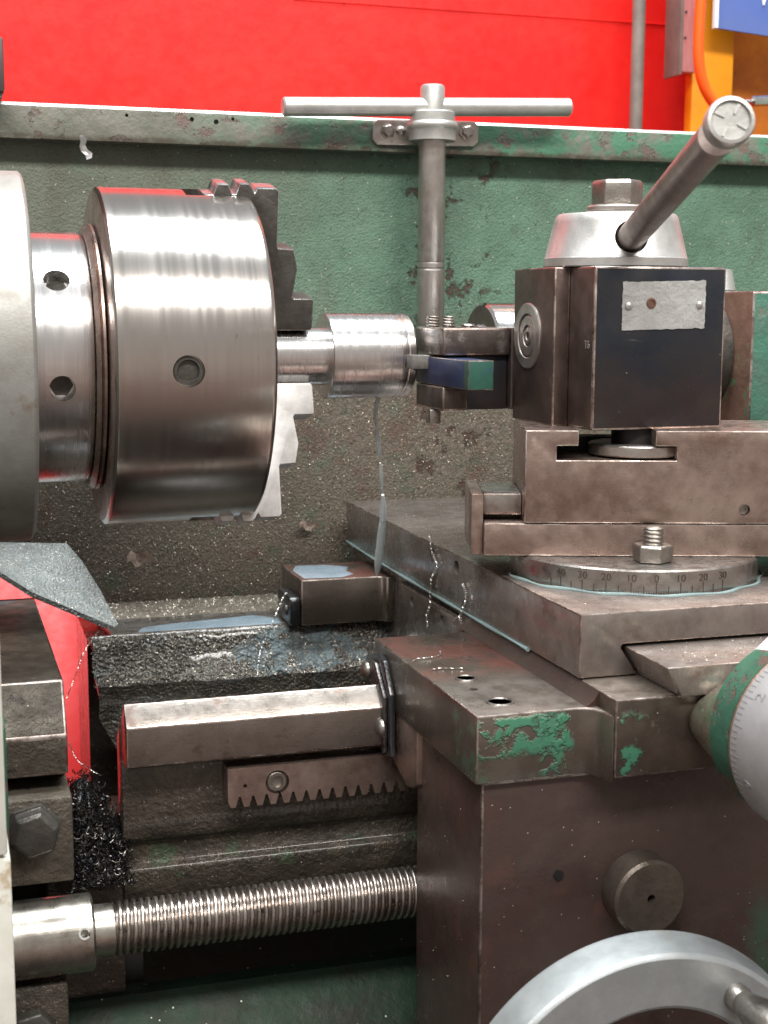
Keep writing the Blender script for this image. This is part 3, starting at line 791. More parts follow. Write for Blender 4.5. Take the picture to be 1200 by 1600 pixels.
# split roll pin: an open C of sheet
x_, y_, _ = frame(n)
b = BM(); A = []
for k in range(21):
    a = .5 + k / 20 * (2 * PI - .9) - .25
    u = V((1, 0, 0)) * math.cos(a) + n.cross(V((1, 0, 0))) * math.sin(a)
    A.append([b.verts.new(q + n * h + u * r) for h, r in ((.0010, .0031), (.0010, .0021), (-.007, .0021), (-.007, .0031))])
for P_, Q_ in zip(A, A[1:]):
    for k in range(4): b.faces.new((P_[k], P_[(k + 1) % 4], Q_[(k + 1) % 4], Q_[k]))
b.faces.new(A[0]); b.faces.new(A[-1])
obj('roll_pin', b, 'alu', t)
b = BM(); box(b, .005, .052, -.15, -.115, -.40, -.3195); bev(b, .002)
obj('bearing_block', b, 'web', t)
b = lathe(BM(), [(0, 0), (0, .0125), (.008, .0122), (.009, .011), (.009, 0)], (.033, -.15, -.342), (0, -1, 0), 6, .2)
obj('block_bolt', bev(b, .0005), 'bolt_dark', t)

# ================================================================== CARRIAGE
t = thing('carriage', 'brown steel saddle with apron sliding on the bed ways', 'carriage', (.30, -.1, -.3))
CAR = t
# saddle and its left face
b = BM(); box(b, .3065, .60, -.0640, .20, -.215, -.1535); bev(b, .0008)
obj('saddle', b, 'slide', t)
b = BM(); prism(b, [(.3015, -.1602), (.3035, -.1592), (.3063, -.1592), (.3063, -.20), (.3015, -.20)], 'y', -.0638, .0600); bev(b, .0006, 2, 20, True)
gs = obj('gib_strip', b, 'slide', t, edge='edge')
c = BM()
for y in (.0337, -.0273): cyl(c, (.2990, y, -.1683), (.3060, y, -.1683), .0035, 20)
cut(gs, c)
# front block with dovetail
M['block'] = mat('dark_oily_block', (.095, .074, .057), (.056, .044, .035), ns=32, rough=(.22, .42), rs=90, metal=.5, coat=.35, coat_rough=.15, bumps=(('noise', 500, .0001), ('noise', 50, .0004)),
                 patches=({'c': (.24, .20, .17), 's': 40, 'lo': .3, 'hi': .6, 'grad': ((2, -.1545, -.1539),), 'jit': .0002, 'amt': .8}, {'c': GREEN, 's': 90, 'lo': .50, 'hi': .54, 'grad': ((0, .303, .305), (0, .320, .314), (2, -.158, -.166)), 'jit': .010, 'js': 110, 'metal': 0, 'h': .0006},
                          {'c': (.22, .18, .15), 's': 70, 'lo': .58, 'hi': .64, 'grad': ((0, .325, .318),), 'amt': .7}), specks={'s': 380, 'size': .1, 'keep': .93, 'c': (.6, .52, .44)})
b = BM(); prism(b, [(.3013, -.1538), (.60, -.1538), (.60, -.1925), (.3013, -.1925)], 'y', -.274, -.0642); bev(b, .0009, 2, 30, True)
obj('front_block', b, 'block', t, edge='edge_dark')
b = BM(); prism(b, [(.3257, -.1386), (.60, -.1386), (.60, -.1536), (.3335, -.1536)], 'y', -.2787, .18); bev(b, .0007, 2, 25, True)
obj('dovetail', b, 'slide', t, edge='edge')
# front wing
pl = [(.2375, -.256), (.2895, -.256), (.2935, -.2567), (.2968, -.2590), (.2990, -.2640), (.3011, -.2735), (.3011, -.0885), (.2375, -.0885)]
b = BM(); prism(b, pl, 'z', -.1955, -.1615); bev(b, .0009, 2, 35, True)
wing = obj('front_wing', b, 'wing', t, edge='edge')
c = BM()
for x, y, r in ((.2571, -.189, .0042), (.2574, -.2357, .0040)):
    cyl(c, (x, y, -.158), (x, y, -.170), r, 28)
cyl(c, (.2534, -.210, -.158), (.2534, -.210, -.1632), .0022, 20)
cut(wing, c)
for x, y, r in ((.2571, -.189, .0062), (.2574, -.2357, .0072)):
    b = lathe(BM(), [(0, r - .0015), (0, r), (.0006, r - .0003), (.0006, r - .0012), (0, r - .0015)], (x, y, -.1614), (0, 0, 1), 40)
    obj('screw_ring', b, 'steel_grey', t)
    b = lathe(BM(), [(0, 0), (0, .0036), (.0018, .0034), (.0018, .0016), (.0006, .0014), (.0006, 0)], (x, y, -.1638), (0, 0, 1), 24)
    obj('sunk_screw', b, 'alu', t)
# fillet band between wing and saddle
b = BM(); prism(b, [(.2945, -.1614), (.3013, -.1614), (.3013, -.1540), (.2985, -.1585)], 'y', -.2560, -.0642)
obj('fillet', b, 'apron', t, smooth=60)
# keep plate under the wing
b = BM(); prism(b, [(-.1115, -.1957), (-.1115, -.2222), (-.148, -.2325), (-.1545, -.2310), (-.1640, -.2265), (-.1640, -.1957)], 'x', .2385, .2700); bev(b, .0010)
obj('keep_plate', b, 'steel', t)
# wiper on the front wing
def offs(y0, y1, zt, zb):
    return [(-.083, -.1735), (-.0915, -.1700), (-.1090, -.1660), (-.1170, -.1682), (-.1300, -.1850), (-.1300, -.2130), (-.1330, -.2200), (-.1215, -.2220), (-.1200, -.1950), (-.1093, -.1834), (-.0975, -.1960), (-.0880, -.1930)]
b = BM(); prism(b, offs(0, 0, 0, 0), 'x', .2342, .2373); bev(b, .0007)
obj('wiper_rubber', b, 'rubber', t)
pf = [(-.0835, -.1780), (-.0900, -.1745), (-.1060, -.1760), (-.1215, -.1905), (-.1220, -.2180), (-.1130, -.2230), (-.1045, -.2215), (-.1040, -.2010), (-.0930, -.1960), (-.0850, -.1900)]
pf = [(-.0850, -.1760), (-.0960, -.1715), (-.1080, -.1710), (-.1255, -.1870), (-.1258, -.2195), (-.1205, -.2215), (-.1200, -.1948), (-.1093, -.1834), (-.0975, -.1960), (-.0880, -.1900)]
b = BM(); prism(b, pf, 'x', .2318, .2340); bev(b, .0006)
wp = obj('wiper_plate', b, 'wiper_steel', t)
for y, z in ((-.0930, -.1790), (-.1225, -.2055)):
    b = lathe(BM(), [(0, 0), (0, .0052), (.001, .0050), (.0028, .0036), (.0034, .0018), (.0036, 0)], (.2318, y, z), (-1, 0, 0), 24)
    obj('screw', b, 'bolt', wp)
# rear wing
b = BM(); prism(b, [(.2390, .0934), (.2950, .0934), (.2985, .0920), (.3010, .0880), (.3063, .0880), (.3063, .1546), (.2390, .1546)], 'z', -.1945, -.1615); bev(b, .0009, 2, 35, True)
obj('rear_wing', b, 'wing', t, edge='edge')
b = BM(); prism(b, [(.0945, -.1945), (.0945, -.176), (.098, -.1735), (.130, -.1735), (.134, -.176), (.134, -.1945)], 'x', .2308, .2388); bev(b, .0016)
rw = obj('rear_wiper', b, 'rubber', t)
b = lathe(BM(), [(0, 0), (0, .0042), (.0015, .0040), (.003, .0022), (.0033, 0)], (.2308, .105, -.1845), (-1, 0, 0), 20)
obj('screw', b, 'bolt_dark', rw)
# apron
b = BM(); box(b, .242, .70, -.252, -.155, -.52, -.1962); bev(b, .0012, 2, 30, True)
obj('apron_body', b, 'apron', t, edge='edge_dark')
b = lathe(BM(), [(0, 0), (0, .0195), (.0145, .0195), (.0160, .0180), (.0160, .0022), (.0100, .0020), (.0100, 0)], (.3268, -.252, -.2590), (0, -1, 0), 64)
obj('plug', b, 'plug', t)
b = lathe(BM(), [(0, 0), (0, .0030), (.001, .0028), (.001, 0)], (.2835, -.252, -.2475), (0, -1, 0), 5)
obj('paint_chip', b, 'dark', t)

# apron hand wheel
t = thing('hand_wheel', 'grey satin aluminium hand wheel on the apron front', 'hand wheel', (.2909, -.252, -.340))
hx, hz = .2909, -.3400
b = lathe(BM(), [(0, .0640), (0, .0905), (.0012, .0922), (.0035, .0925), (.0185, .0895), (.0197, .0885), (.0204, .0872), (.0204, .0655), (.0195, .0640)], (hx, -.320, hz), (0, -1, 0), 160)
bmesh.ops.delete(b, geom=[f for f in b.faces if len(f.verts) > 4], context='FACES')
# close the inner wall of the rim
rr = sorted([e_ for e_ in b.edges if e_.is_boundary], key=lambda e_: e_.calc_length())
bmesh.ops.bridge_loops(b, edges=[e_ for e_ in b.edges if e_.is_boundary])
obj('rim', b, 'alu_soft', t, smooth=25)
b = lathe(BM(), [(0, 0), (0, .022), (.07, .022), (.078, .024), (.090, .024), (.092, .022), (.092, .010), (.095, .009), (.095, 0)], (hx, -.252, hz), (0, -1, 0), 64)
obj('hub', b, 'alu', t)
for k in range(3):
    a = R(90 + 35 + 120 * k)
    d = V((math.cos(a), 0, math.sin(a)))
    b = tube(BM(), [V((hx, -.329, hz)) + d * .02, V((hx, -.3295, hz)) + d * .045, V((hx, -.330, hz)) + d * .068], lambda s: .011 - .002 * s, 16)
    obj('spoke', b, 'alu', t)
d = V((math.cos(R(58)), 0, math.sin(R(58))))
q = V((hx, -.3404, hz)) + d * .0765
b = lathe(BM(), [(0, 0), (0, .0062), (.004, .0062), (.006, .0052), (.009, .0060), (.020, .0085), (.034, .0090), (.038, .0070), (.039, 0)], q, (0, -1, 0), 32)
obj('handle', b, 'bolt', t)

# ================================================================== CROSS SLIDE
t = thing('cross_slide', 'flat steel cross slide plate lying across the carriage', 'cross slide', (.30, -.1, -.15))
b = BM(); prism(b, [(.300, -.1203), (.60, -.1203), (.60, -.1368), (.3255, -.1368), (.3235, -.1372), (.3228, -.1385), (.3236, -.1400), (.3325, -.1530), (.300, -.1530)], 'y', -.2355, .1920); bev(b, .0013, 2, 25, True)
cs = obj('plate', b, 'slide', t, edge='edge')
c = BM()
for y in (-.0115, -.0571): cyl(c, (.297, y, -.1285), (.312, y, -.1285), .0045, 24)
cut(cs, c)
# cross feed dial, on the same axis as the cross feed screw
t = thing('feed_dial', 'big grey graduated cross feed dial on green flange at right edge', 'feed dial', (.3655, -.274, -.158))
dx_, dz_ = .3660, -.1575
b = BM(); rings = []
for u in [k / 12 for k in range(13)]:
    cx_ = .3503 + (dx_ - .3503) * u; cz_ = -.1667 + (dz_ - .002 + .1667) * u
    y_ = -.2735 - .0445 * u
    r_ = .0105 + .0245 * u ** 1.15 + .0022 * math.sin(PI * u)
    if u == 0: r_ -= .0016
    rings.append([b.verts.new((cx_ + r_ * math.cos(a), y_, cz_ + r_ * math.sin(a))) for a in [2 * PI * k / 64 for k in range(64)]])
for A, B in zip(rings, rings[1:]):
    for k in range(64): b.faces.new((A[k], A[(k + 1) % 64], B[(k + 1) % 64], B[k]))
b.faces.new(rings[0]); b.faces.new(rings[-1])
obj('cone', b, 'cone', t)
b = lathe(BM(), [(0, 0), (0, .0385), (.0015, .0405), (.0190, .0416), (.0190, .0405), (.0196, .0398), (.0196, 0)], (dx_, -.3175, dz_), (0, -1, 0), 96)
obj('flange', b, 'green', t)
obj('seal_ring', lathe(BM(), [(0, .03), (0, .0418), (.0014, .0424), (.0022, .0418), (.0022, .03)], (dx_, -.3371, dz_), (0, -1, 0), 96), 'tail_brown', t)
b = lathe(BM(), [(0, 0), (0, .0415), (.001, .0428), (.046, .0428), (.048, .0415), (.048, 0)], (dx_, -.3392, dz_), (0, -1, 0), 128)
dial = obj('dial', b, 'dial_grey', t)
for k in range(60):
    a = R(95 + k * 3.6)
    d = V((math.cos(a), 0, math.sin(a))); sd = V((-math.sin(a), 0, math.cos(a)))
    b = BM(); L_ = .007 if k % 5 == 0 else .004
    vs = [V((dx_, 0, dz_)) + d * r + sd * s * .00013 + V((0, y, 0)) for r in (.0426, .0430) for s in (-1, 1) for y in (-.3408, -.3408 - L_)]
    vv = [b.verts.new(p) for p in vs]
    for f in ((0, 1, 3, 2), (4, 6, 7, 5), (0, 4, 5, 1), (2, 3, 7, 6), (0, 2, 6, 4), (1, 5, 7, 3)): b.faces.new([vv[i] for i in f])
    obj('graduation', b, 'dial_mark', dial)
for s, a in (('2', 146), ('0', 200)):
    tb = text_mesh(s, .008)
    def fn(x, y, h, a=a):
        q_ = R(a) - x / .0429
        r = .0429 + h
        return V((dx_ + r * math.cos(q_), -.3515 + y, dz_ + r * math.sin(q_)))
    obj('number', text_on(tb, fn), 'dial_mark', dial)
b = BM(); prism(b, [(.3440, -.1245), (.3560, -.1145), (.3720, -.1120), (.3800, -.1135), (.3800, -.1215), (.3650, -.1205), (.3545, -.1240), (.3475, -.1300)], 'y', -.3330, -.3180); bev(b, .0008)
cur = obj('cursor', b, 'white', t)
b = lathe(BM(), [(0, 0), (0, .0021), (.0008, .0019), (.001, 0)], (.3535, -.3330, -.1222), (0, -1, 0), 20)
obj('dot', b, 'red_dot', cur)

# ================================================================== COMPOUND SLIDE
CO = V((.2859, -.1388, 0)); CA = R(-17.4)
CM = Matrix.Translation(CO) @ Matrix.Rotation(CA, 4, 'Z')
t = thing('compound_slide', 'brown steel compound slide with T slot and swivel scale', 'compound slide', (CO.x, CO.y, -.12), CA)
COMP = t
def cobj(name, bm, *a, **k):
    bm.transform(CM)
    return obj(name, bm, *a, **k)
b = BM(); prism(b, [(.0220, -.0878), (.0220, -.0360), (.0516, -.0360), (.0516, -.0447), (.0395, -.0447), (.0395, -.0526), (.1057, -.0526), (.1057, -.0447), (.0937, -.0447), (.0937, -.0360), (.34, -.0360), (.34, -.0878)], 'y', 0, .075); bev(b, .0008, 2, 30, True)
top = cobj('top_slide', b, 'steel', t, edge='edge')
b = BM(); box(b, .0397, .1055, .058, .0745, -.0525, -.0448)
cobj('slot_shade', b, 'dark', t)  # added block that fills the slot with dark in place of shade
c = cyl(BM(), (.1442, -.004, -.0800), (.1442, .012, -.0800), .0032, 20); c.transform(CM); cut(top, c)
b = lathe(BM(), [(0, 0), (0, .0029), (.001, .0029), (.001, .0017), (-.002, .0015), (-.002, 0)], (.1442, .004, -.0800), (0, -1, 0), 20)
cobj('set_screw', b, 'bolt', top)
b = BM(); box(b, 0, .34, .0012, .092, -.1064, -.0882); bev(b, .0007, 2, 30, True)
cobj('base_plate', b, 'steel', t, edge='edge')
b = BM(); box(b, -.0070, -.0002, .006, .070, -.1064, -.0722); bev(b, .0008)
cobj('end_plate', b, 'steel', t)
b = BM(); box(b, -.0001, .0218, .0125, .065, -.0850, -.0728); bev(b, .0010, 2, 30, True)
cobj('gib_block', b, 'steel_grey', t, edge='edge')
# swivel disc with stamped scale (local polar about its own centre)
DC = V((.379, -.137))
b = lathe(BM(), [(0, 0), (0, .0702), (.0012, .0706), (.0125, .0704), (.0135, .0696), (.0135, 0)], (DC.x, DC.y, -.1201), (0, 0, 1), 160)
disc = obj('swivel_disc', b, 'steel_grey', t)
def on_disc(deg, w, z):
    def fn(x, y, h):
        a = R(deg) + x / .0705
        r = .0705 + h
        return V((DC.x + r * math.cos(a), DC.y + r * math.sin(a), z + y))
    return fn
Z0 = -107.0
for k, s in ((-4, '40'), (-3, '30'), (-2, '20'), (-1, '10'), (0, '0'), (1, '10'), (2, '20'), (3, '30')):
    obj('scale_number', text_on(text_mesh(s, .0058), on_disc(Z0 + k * 10.8, 0, -.1112)), 'engrave', disc)
for k in range(-45, 33):
    L_ = .0062 if k % 10 == 0 else .0046 if k % 5 == 0 else .0020
    if k % 5 and not -16 < k < 14: continue
    fn = on_disc(Z0 + k * 1.08, 0, 0)
    w = .00026 if k % 5 == 0 else .00015
    b = BM()
    vv = [b.verts.new(fn(x, z, h)) for h in (-.0002, .0002) for x in (-w, w) for z in (-.1197, -.1197 + L_)]
    for f in ((0, 1, 3, 2), (4, 6, 7, 5), (0, 4, 5, 1), (2, 3, 7, 6), (0, 2, 6, 4), (1, 5, 7, 3)): b.faces.new([vv[i] for i in f])
    obj('scale_mark', b, 'engrave', disc)
# clamp stud and nut in front of the base plate
b = BM()
seg = 28; rings = []
nn = 60
for i in range(nn + 1):
    z = -.1066 + .0198 * i / nn
    ring = []
    for k in range(seg):
        ph = (z / .0023 + k / seg) % 1
        r = .0058 - .0009 * abs(2 * ph - 1)
        if i > nn - 4: r *= 1 - .09 * (i - nn + 4)
        ring.append(b.verts.new((.0916 + r * math.cos(2 * PI * k / seg), -.0135 + r * math.sin(2 * PI * k / seg), z)))
    rings.append(ring)
for A, B in zip(rings, rings[1:]):
    for k in range(seg): b.faces.new((A[k], A[(k + 1) % seg], B[(k + 1) % seg], B[k]))
b.faces.new(rings[0]); b.faces.new(rings[-1])
cobj('clamp_stud', b, 'bolt', t, smooth=60)
b = lathe(BM(), [(0, .006), (0, .0100), (.0008, .0110), (.0086, .0112), (.0098, .0100), (.0098, .006)], (.0916, -.0135, -.1066), (0, 0, 1), 6, .2)
cobj('clamp_nut', bev(b, .0005), 'bolt', t)

# ================================================================== TOOL POST
PX, PY = .3815, -.1165
t = thing('tool_post', 'black square quick change tool post with grey name plate', 'tool post', (PX, PY, -.036))
POST = t
pl = [(.3312, -.1262), (.3312, -.0680), (.3408, -.0665), (.4212, -.0665), (.4212, -.157), (.3410, -.157), (.3410, -.1262)]
b = BM(); prism(b, [(.3312, -.1260), (.3408, -.1260), (.3408, -.0670), (.3312, -.0670)], 'z', -.0362, .0533); bev(b, .0010, 2, 30, True)
obj('piston_block', b, 'post_side', t, edge='edge')
b = BM(); box(b, .3410, .4216, -.1570, -.0670, -.0362, .0533); bev(b, .0013, 2, 30, True)
pb = obj('body', b, 'blue_black', t, edge='edge')
pb.data.materials.append(M['post_side'])
for p in pb.data.polygons:
    if p.material_index == 0 and p.normal.x < -.9: p.material_index = 2
# piston rings on the left face
for r0, r1, h in ((.0000, .0052, .0007), (.0060, .0120, .0009), (.0126, .0192, .0013)):
    pr = [(0, max(r0, .0022)), (0, r1), (h - .0005, r1), (h, r1 - .0006), (h, max(r0, .0022) + .0005), (h - .0006, max(r0, .0022))]
    b = lathe(BM(), pr, (.3312, -.0897, .0142), (-1, 0, 0), 56)
    bmesh.ops.delete(b, geom=[f for f in b.faces if len(f.verts) > 4], context='FACES')
    obj('piston_ring', b, 'rod', t)
# name plate, beaten and worn
b = BM(); nx, nz_ = 26, 14
g = []
for i in range(nx + 1):
    row = []
    for j in range(nz_ + 1):
        u, v = i / nx, j / nz_
        x = .3574 + u * .0510 + (mnoise.noise(V((u * 9, v * 9, 5))) * .0006 if i in (0, nx) else 0)
        z = .0186 + v * .0262 + u * .0012 + (mnoise.noise(V((u * 14, v * 4, 8))) * .0007 if j in (0, nz_) else 0)
        d = math.hypot((x - .3752) / .004, (z - .0334) / .004)
        y = -.1577 - mnoise.noise(V((u * 5, v * 3, 1))) * .0003 + .0009 * math.exp(-d * d)
        row.append(b.verts.new((x, y, z)))
    g.append(row)
for A, B in zip(g, g[1:]):
    for j in range(nz_): b.faces.new((A[j], B[j], B[j + 1], A[j + 1]))
bmesh.ops.solidify(b, geom=list(b.faces), thickness=.0006)
npl = obj('name_plate', b, 'plate', t, smooth=60)
for x, z in ((.3611, .0319), (.4046, .0326)):
    obj('rivet', lathe(BM(), [(0, 0), (0, .0022), (.0008, .0019), (.0013, .0009), (.0014, 0)], (x, -.1579, z), (0, -1, 0), 20), 'alu', npl)
b = lathe(BM(), [(0, .0016), (0, .0030), (.0007, .0028), (.0008, .0018), (.0002, .0016)], (.3751, -.1573, .0334), (0, -1, 0), 24)
obj('dent_rim', b, 'tail_brown', npl)
tb = text_mesh('T6', .0062)
obj('stamp', text_on(tb, lambda x, y, h: V((.3410 - h, -.1492 - x * 1.0, .0105 + y))), 'engrave_light', pb)
# clamping cone, nut and lever
cxn, cyn = .3752, -.1120
b = lathe(BM(), [(0, 0), (0, .0410), (.0006, .0414), (.0050, .0412), (.0056, .0406), (.0250, .0358), (.0288, .0346), (.0300, .0334), (.0302, 0)], (cxn, cyn, .0535), (0, 0, 1), 96)
cone = obj('clamp_cone', b, 'alu', t)
lp0, lp1 = V((.3676, -.145, .0690)), V((.2985, -.3633, .1040))
ld = (lp1 - lp0).normalized()
c = cyl(BM(), lp0 + ld * .03, lp0 - ld * .012, .0092, 32); cut(cone, c)
b = lathe(BM(), [(0, 0), (0, .0165), (.0016, .0165), (.0022, .0172), (.0040, .0172), (.0052, .0158), (.0056, .013), (.0056, 0)], (cxn, cyn, .0836), (0, 0, 1), 64)
obj('washer', b, 'rod', t)
b = lathe(BM(), [(0, 0), (0, .0146), (.0120, .0146), (.0138, .0132), (.0138, 0)], (cxn, cyn, .0891), (0, 0, 1), 6, .1)
obj('top_nut', bev(b, .0006), 'bolt', t)
L_ = (lp1 - lp0).length
b = lathe(BM(), [(0, 0), (0, .0077), (L_ - .016, .0079), (L_ - .016, 0)], lp0 - ld * .008, ld, 40)
lev = obj('lever', b, 'lever', t)
b = lathe(BM(), [(0, .0078), (0, .0090), (.0008, .0096), (.0062, .0098), (.0074, .0098), (.0090, .0092), (.0093, .0078), (.0080, .0072), (.0080, 0)], lp1 - ld * .0092, ld, 48)
obj('lever_cap', b, 'zinc', t)
lx_, ly_, _ = frame(ld)
for k in range(4):
    a = R(62 + 90 * k)
    d = lx_ * math.cos(a) + ly_ * math.sin(a)
    sd = ld.cross(d)
    b = BM()
    o_ = lp1 - ld * .0013
    vv = [b.verts.new(o_ + d * r + sd * s * w + ld * h) for h in (0, .0007) for s in (-1, 1) for r, w in ((.0028, .0004), (.0070, .0006))]
    for f in ((0, 1, 3, 2), (4, 6, 7, 5), (0, 4, 5, 1), (2, 3, 7, 6), (0, 2, 6, 4), (1, 5, 7, 3)): b.faces.new([vv[i] for i in f])
    obj('cap_mark', b, 'alu', t)
# T bolt head in the slot under the post
b = lathe(BM(), [(0, 0), (0, .0270), (.0008, .0278), (.0055, .0278), (.0063, .0268), (.0063, 0)], (PX - .0025, -.1385, -.0514), (0, 0, 1), 64)
obj('t_bolt', b, 'rod', t)
b = lathe(BM(), [(0, 0), (0, .0150), (.0088, .0150), (.0088, 0)], (PX - .0025, -.1385, -.0451), (0, 0, 1), 48)
obj('bolt_neck', b, 'dark', t)  # neck coloured black for the shade inside the slot

# ================================================================== TOOL HOLDER AND TOOL
t = thing('tool_holder', 'dark steel tool holder block clamped behind the tool post', 'tool holder', (.33, -.05, -.03))
HOLD = t
b = BM(); prism(b, [(-.012, .0020), (-.064, .0020), (-.064, .0184), (-.012, .0184)], 'x', .2873, .3308); bev(b, .0012, 2, 30, True)
obj('upper_jaw', b, 'holder', t, edge='edge')
b = BM(); prism(b, [(.2873, -.0166), (.3035, -.0166), (.3035, -.0310), (.2873, -.0310)], 'y', -.064, -.014); bev(b, .0012, 2, 30, True)
obj('lower_jaw', b, 'holder', t, edge='edge')
b = BM(); box(b, .3040, .3300, -.0600, -.014, -.0308, .0019); bev(b, .0006)
obj('jaw_back', b, 'blue_black', t)
b = BM(); box(b, .3310, .42, -.0645, -.020, -.0308, .0184); bev(b, .0008)
obj('clamp_body', b, 'holder', t)
def set_screw(x, y, top_, r=.0043):
    b = BM(); seg = 24; nn = 36; z0 = .0175; rings = []
    for i in range(nn + 1):
        z = z0 + (top_ - z0) * i / nn
        ring = []
        for k in range(seg):
            ph = (z / .0018 + k / seg) % 1
            q = r - .0008 * abs(2 * ph - 1) * (1 if i < nn - 2 else 1.5)
            ring.append(b.verts.new((x + q * math.cos(2 * PI * k / seg), y + q * math.sin(2 * PI * k / seg), z)))
        rings.append(ring)
    for A, B in zip(rings, rings[1:]):
        for k in range(seg): b.faces.new((A[k], A[(k + 1) % seg], B[(k + 1) % seg], B[k]))
    b.faces.new(rings[0]); b.faces.new(rings[-1])
    obj('set_screw', b, 'bolt', t, smooth=60)
set_screw(.2924, -.0305, .0252); set_screw(.3026, -.0305, .0252); set_screw(.3156, -.0310, .0205, .0046)
obj('peg', bev(box(BM(), .2850, .2922, -.048, -.040, -.0400, -.0312), .0008), 'bolt', t)

t = thing('turning_tool', 'blue and green painted square tool bar gripped in the tool holder', 'cutting tool', (.295, -.06, -.016))
b = BM(); box(b, .2878, .3034, -.1058, -.0120, -.0162, .0006); bev(b, .0005, 2, 30, True)
bar = obj('bar', b, 'tool_blue', t, edge='edge_dark')
bar.data.materials.append(M['tool_green'])
for p in bar.data.polygons:
    if p.material_index == 0 and p.normal.y < -.9: p.material_index = 2
b = BM(); prism(b, [(.2765, -.0272), (.2790, -.0315), (.2960, -.0400), (.2960, -.0262), (.2880, -.0262)], 'z', -.0072, .0014); bev(b, .0004)
obj('insert', b, 'insert', t)

# ================================================================== TAILSTOCK
t = thing('tailstock', 'green tailstock casting with ground quill behind the tool post', 'tailstock', (.5, 0, -.15))
b = lathe(BM(), [(0, 0), (0, .0155), (-.004, .0175), (-.004, .0190), (0, .0205), (0, .0318), (.0015, .0336), (.1720, .0336), (.1720, 0)], (.3360, 0, 0), (1, 0, 0), 96)
q_ = obj('quill', b, 'chrome', t)
q_.data.materials.append(M['plug'])
for p in q_.data.polygons:
    if p.normal.x < -.8: p.material_index = 1
b = BM(); box(b, .5005, .80, -.0570, .0570, -.15, .0416); bev(b, .0018, 2, 30, True)
tb_ = obj('body', b, 'tail_green', t, edge='edge_dark')
tb_.data.materials.append(M['tail_brown'])
for p in tb_.data.polygons:
    if p.normal.x < -.9: p.material_index = 2
b = lathe(BM(), [(0, .030), (0, .0368), (.020, .0378), (.020, .030)], (.4800, 0, 0), (1, 0, 0), 72)
obj('quill_shade', b, 'bolt_dark', t)  # added dark sleeve standing in for shade on the quill's far end
obj('lock_knob', lathe(BM(), [(0, 0), (0, .0105), (.001, .0115), (.0150, .0085), (.0155, 0)], (.5125, .006, .0417), (0, 0, 1), 40), 'alu', t)

# ================================================================== CHUTE PLATE, SWARF, COOLANT
b = BM()
tp = [(-.10, .205, -.1420), (.0378, .205, -.1428), (.0861, .203, -.1455), (.0960, .196, -.158), (.1075, .190, -.1780), (.1165, .132, -.1978), (.0870, .130, -.1825), (.0556, .129, -.1665), (.0346, .128, -.1509), (-.10, .120, -.09)]
A = [b.verts.new(p) for p in tp]; B = [b.verts.new((p[0] - .0006, p[1], p[2] - .0035)) for p in tp]
b.faces.new(A); b.faces.new(B[::-1])
for i in range(len(tp)): b.faces.new((A[i], B[i], B[(i + 1) % len(tp)], A[(i + 1) % len(tp)]))
bmesh.ops.triangulate(b, faces=[f for f in b.faces if len(f.verts) > 4])
b.normal_update()
PLATE = [[v.co.copy() for v in f.verts] for f in b.faces if len(f.verts) == 3 and abs(f.normal.z) > .3 and f.calc_center_median().x > -.02 and all(v in A for v in f.verts)]
tag(obj('chute_plate', b, 'grit', loc=(.05, .16, -.15), smooth=60), 'grey gritty plate sloping down under the headstock nose', 'plate')

# heap of dark swarf in the gap
b = BM(); g = []
for i in range(23):
    row = []
    for j in range(17):
        u, v = i / 22, j / 16
        x = .0586 + u * .0300
        y = -.112 + v * .19
        z = -.284 + .052 * math.exp(-((u - .3) / .8) ** 2) * min(1, v / .16) ** .6 - max(0, v - .16) * .085 + mnoise.noise(V((x * 260, y * 200, 2))) * .004
        row.append(b.verts.new((x, y, z)))
    g.append(row)
for A, B in zip(g, g[1:]):
    for j in range(16): b.faces.new((A[j], B[j], B[j + 1], A[j + 1]))
heap_pts = []
for row in g:
    for p_, q_ in zip(row[:4], row[1:5]):
        heap_pts += [p_.co.lerp(q_.co, f_) for f_ in ((.05, .2, .35, .5, .65, .8, .95) if p_ is row[0] else (.1, .4, .7) if p_ is row[1] else (.3,))]
for k in range(1100):
    p = rnd.choice(heap_pts) + V((rnd.uniform(-.003, .003), rnd.uniform(-.004, .004), rnd.uniform(-.001, .005)))
    p.y -= .002
    ax = V((rnd.gauss(0, 1), rnd.gauss(0, 1), rnd.gauss(0, 1))).normalized()
    x_, y_, d = frame(ax)
    r = rnd.uniform(.0010, .0030); ln = rnd.uniform(.6, 1.6) * PI
    tube(b, [p + (x_ * math.cos(s * ln / 5) + y_ * math.sin(s * ln / 5)) * r + d * s * .0005 for s in range(6)], rnd.uniform(.00018, .00036), 4)
heap = obj('swarf_heap', b, 'swarf_dark', loc=(.075, -.05, -.3))
heap.data.materials.append(M['swarf_curl'])
nq = 22 * 16
for i, p in enumerate(heap.data.polygons):
    if i >= nq: p.material_index = 1
tag(heap, 'dark wet heap of curled swarf packed in the bed gap', 'swarf', kind='stuff')

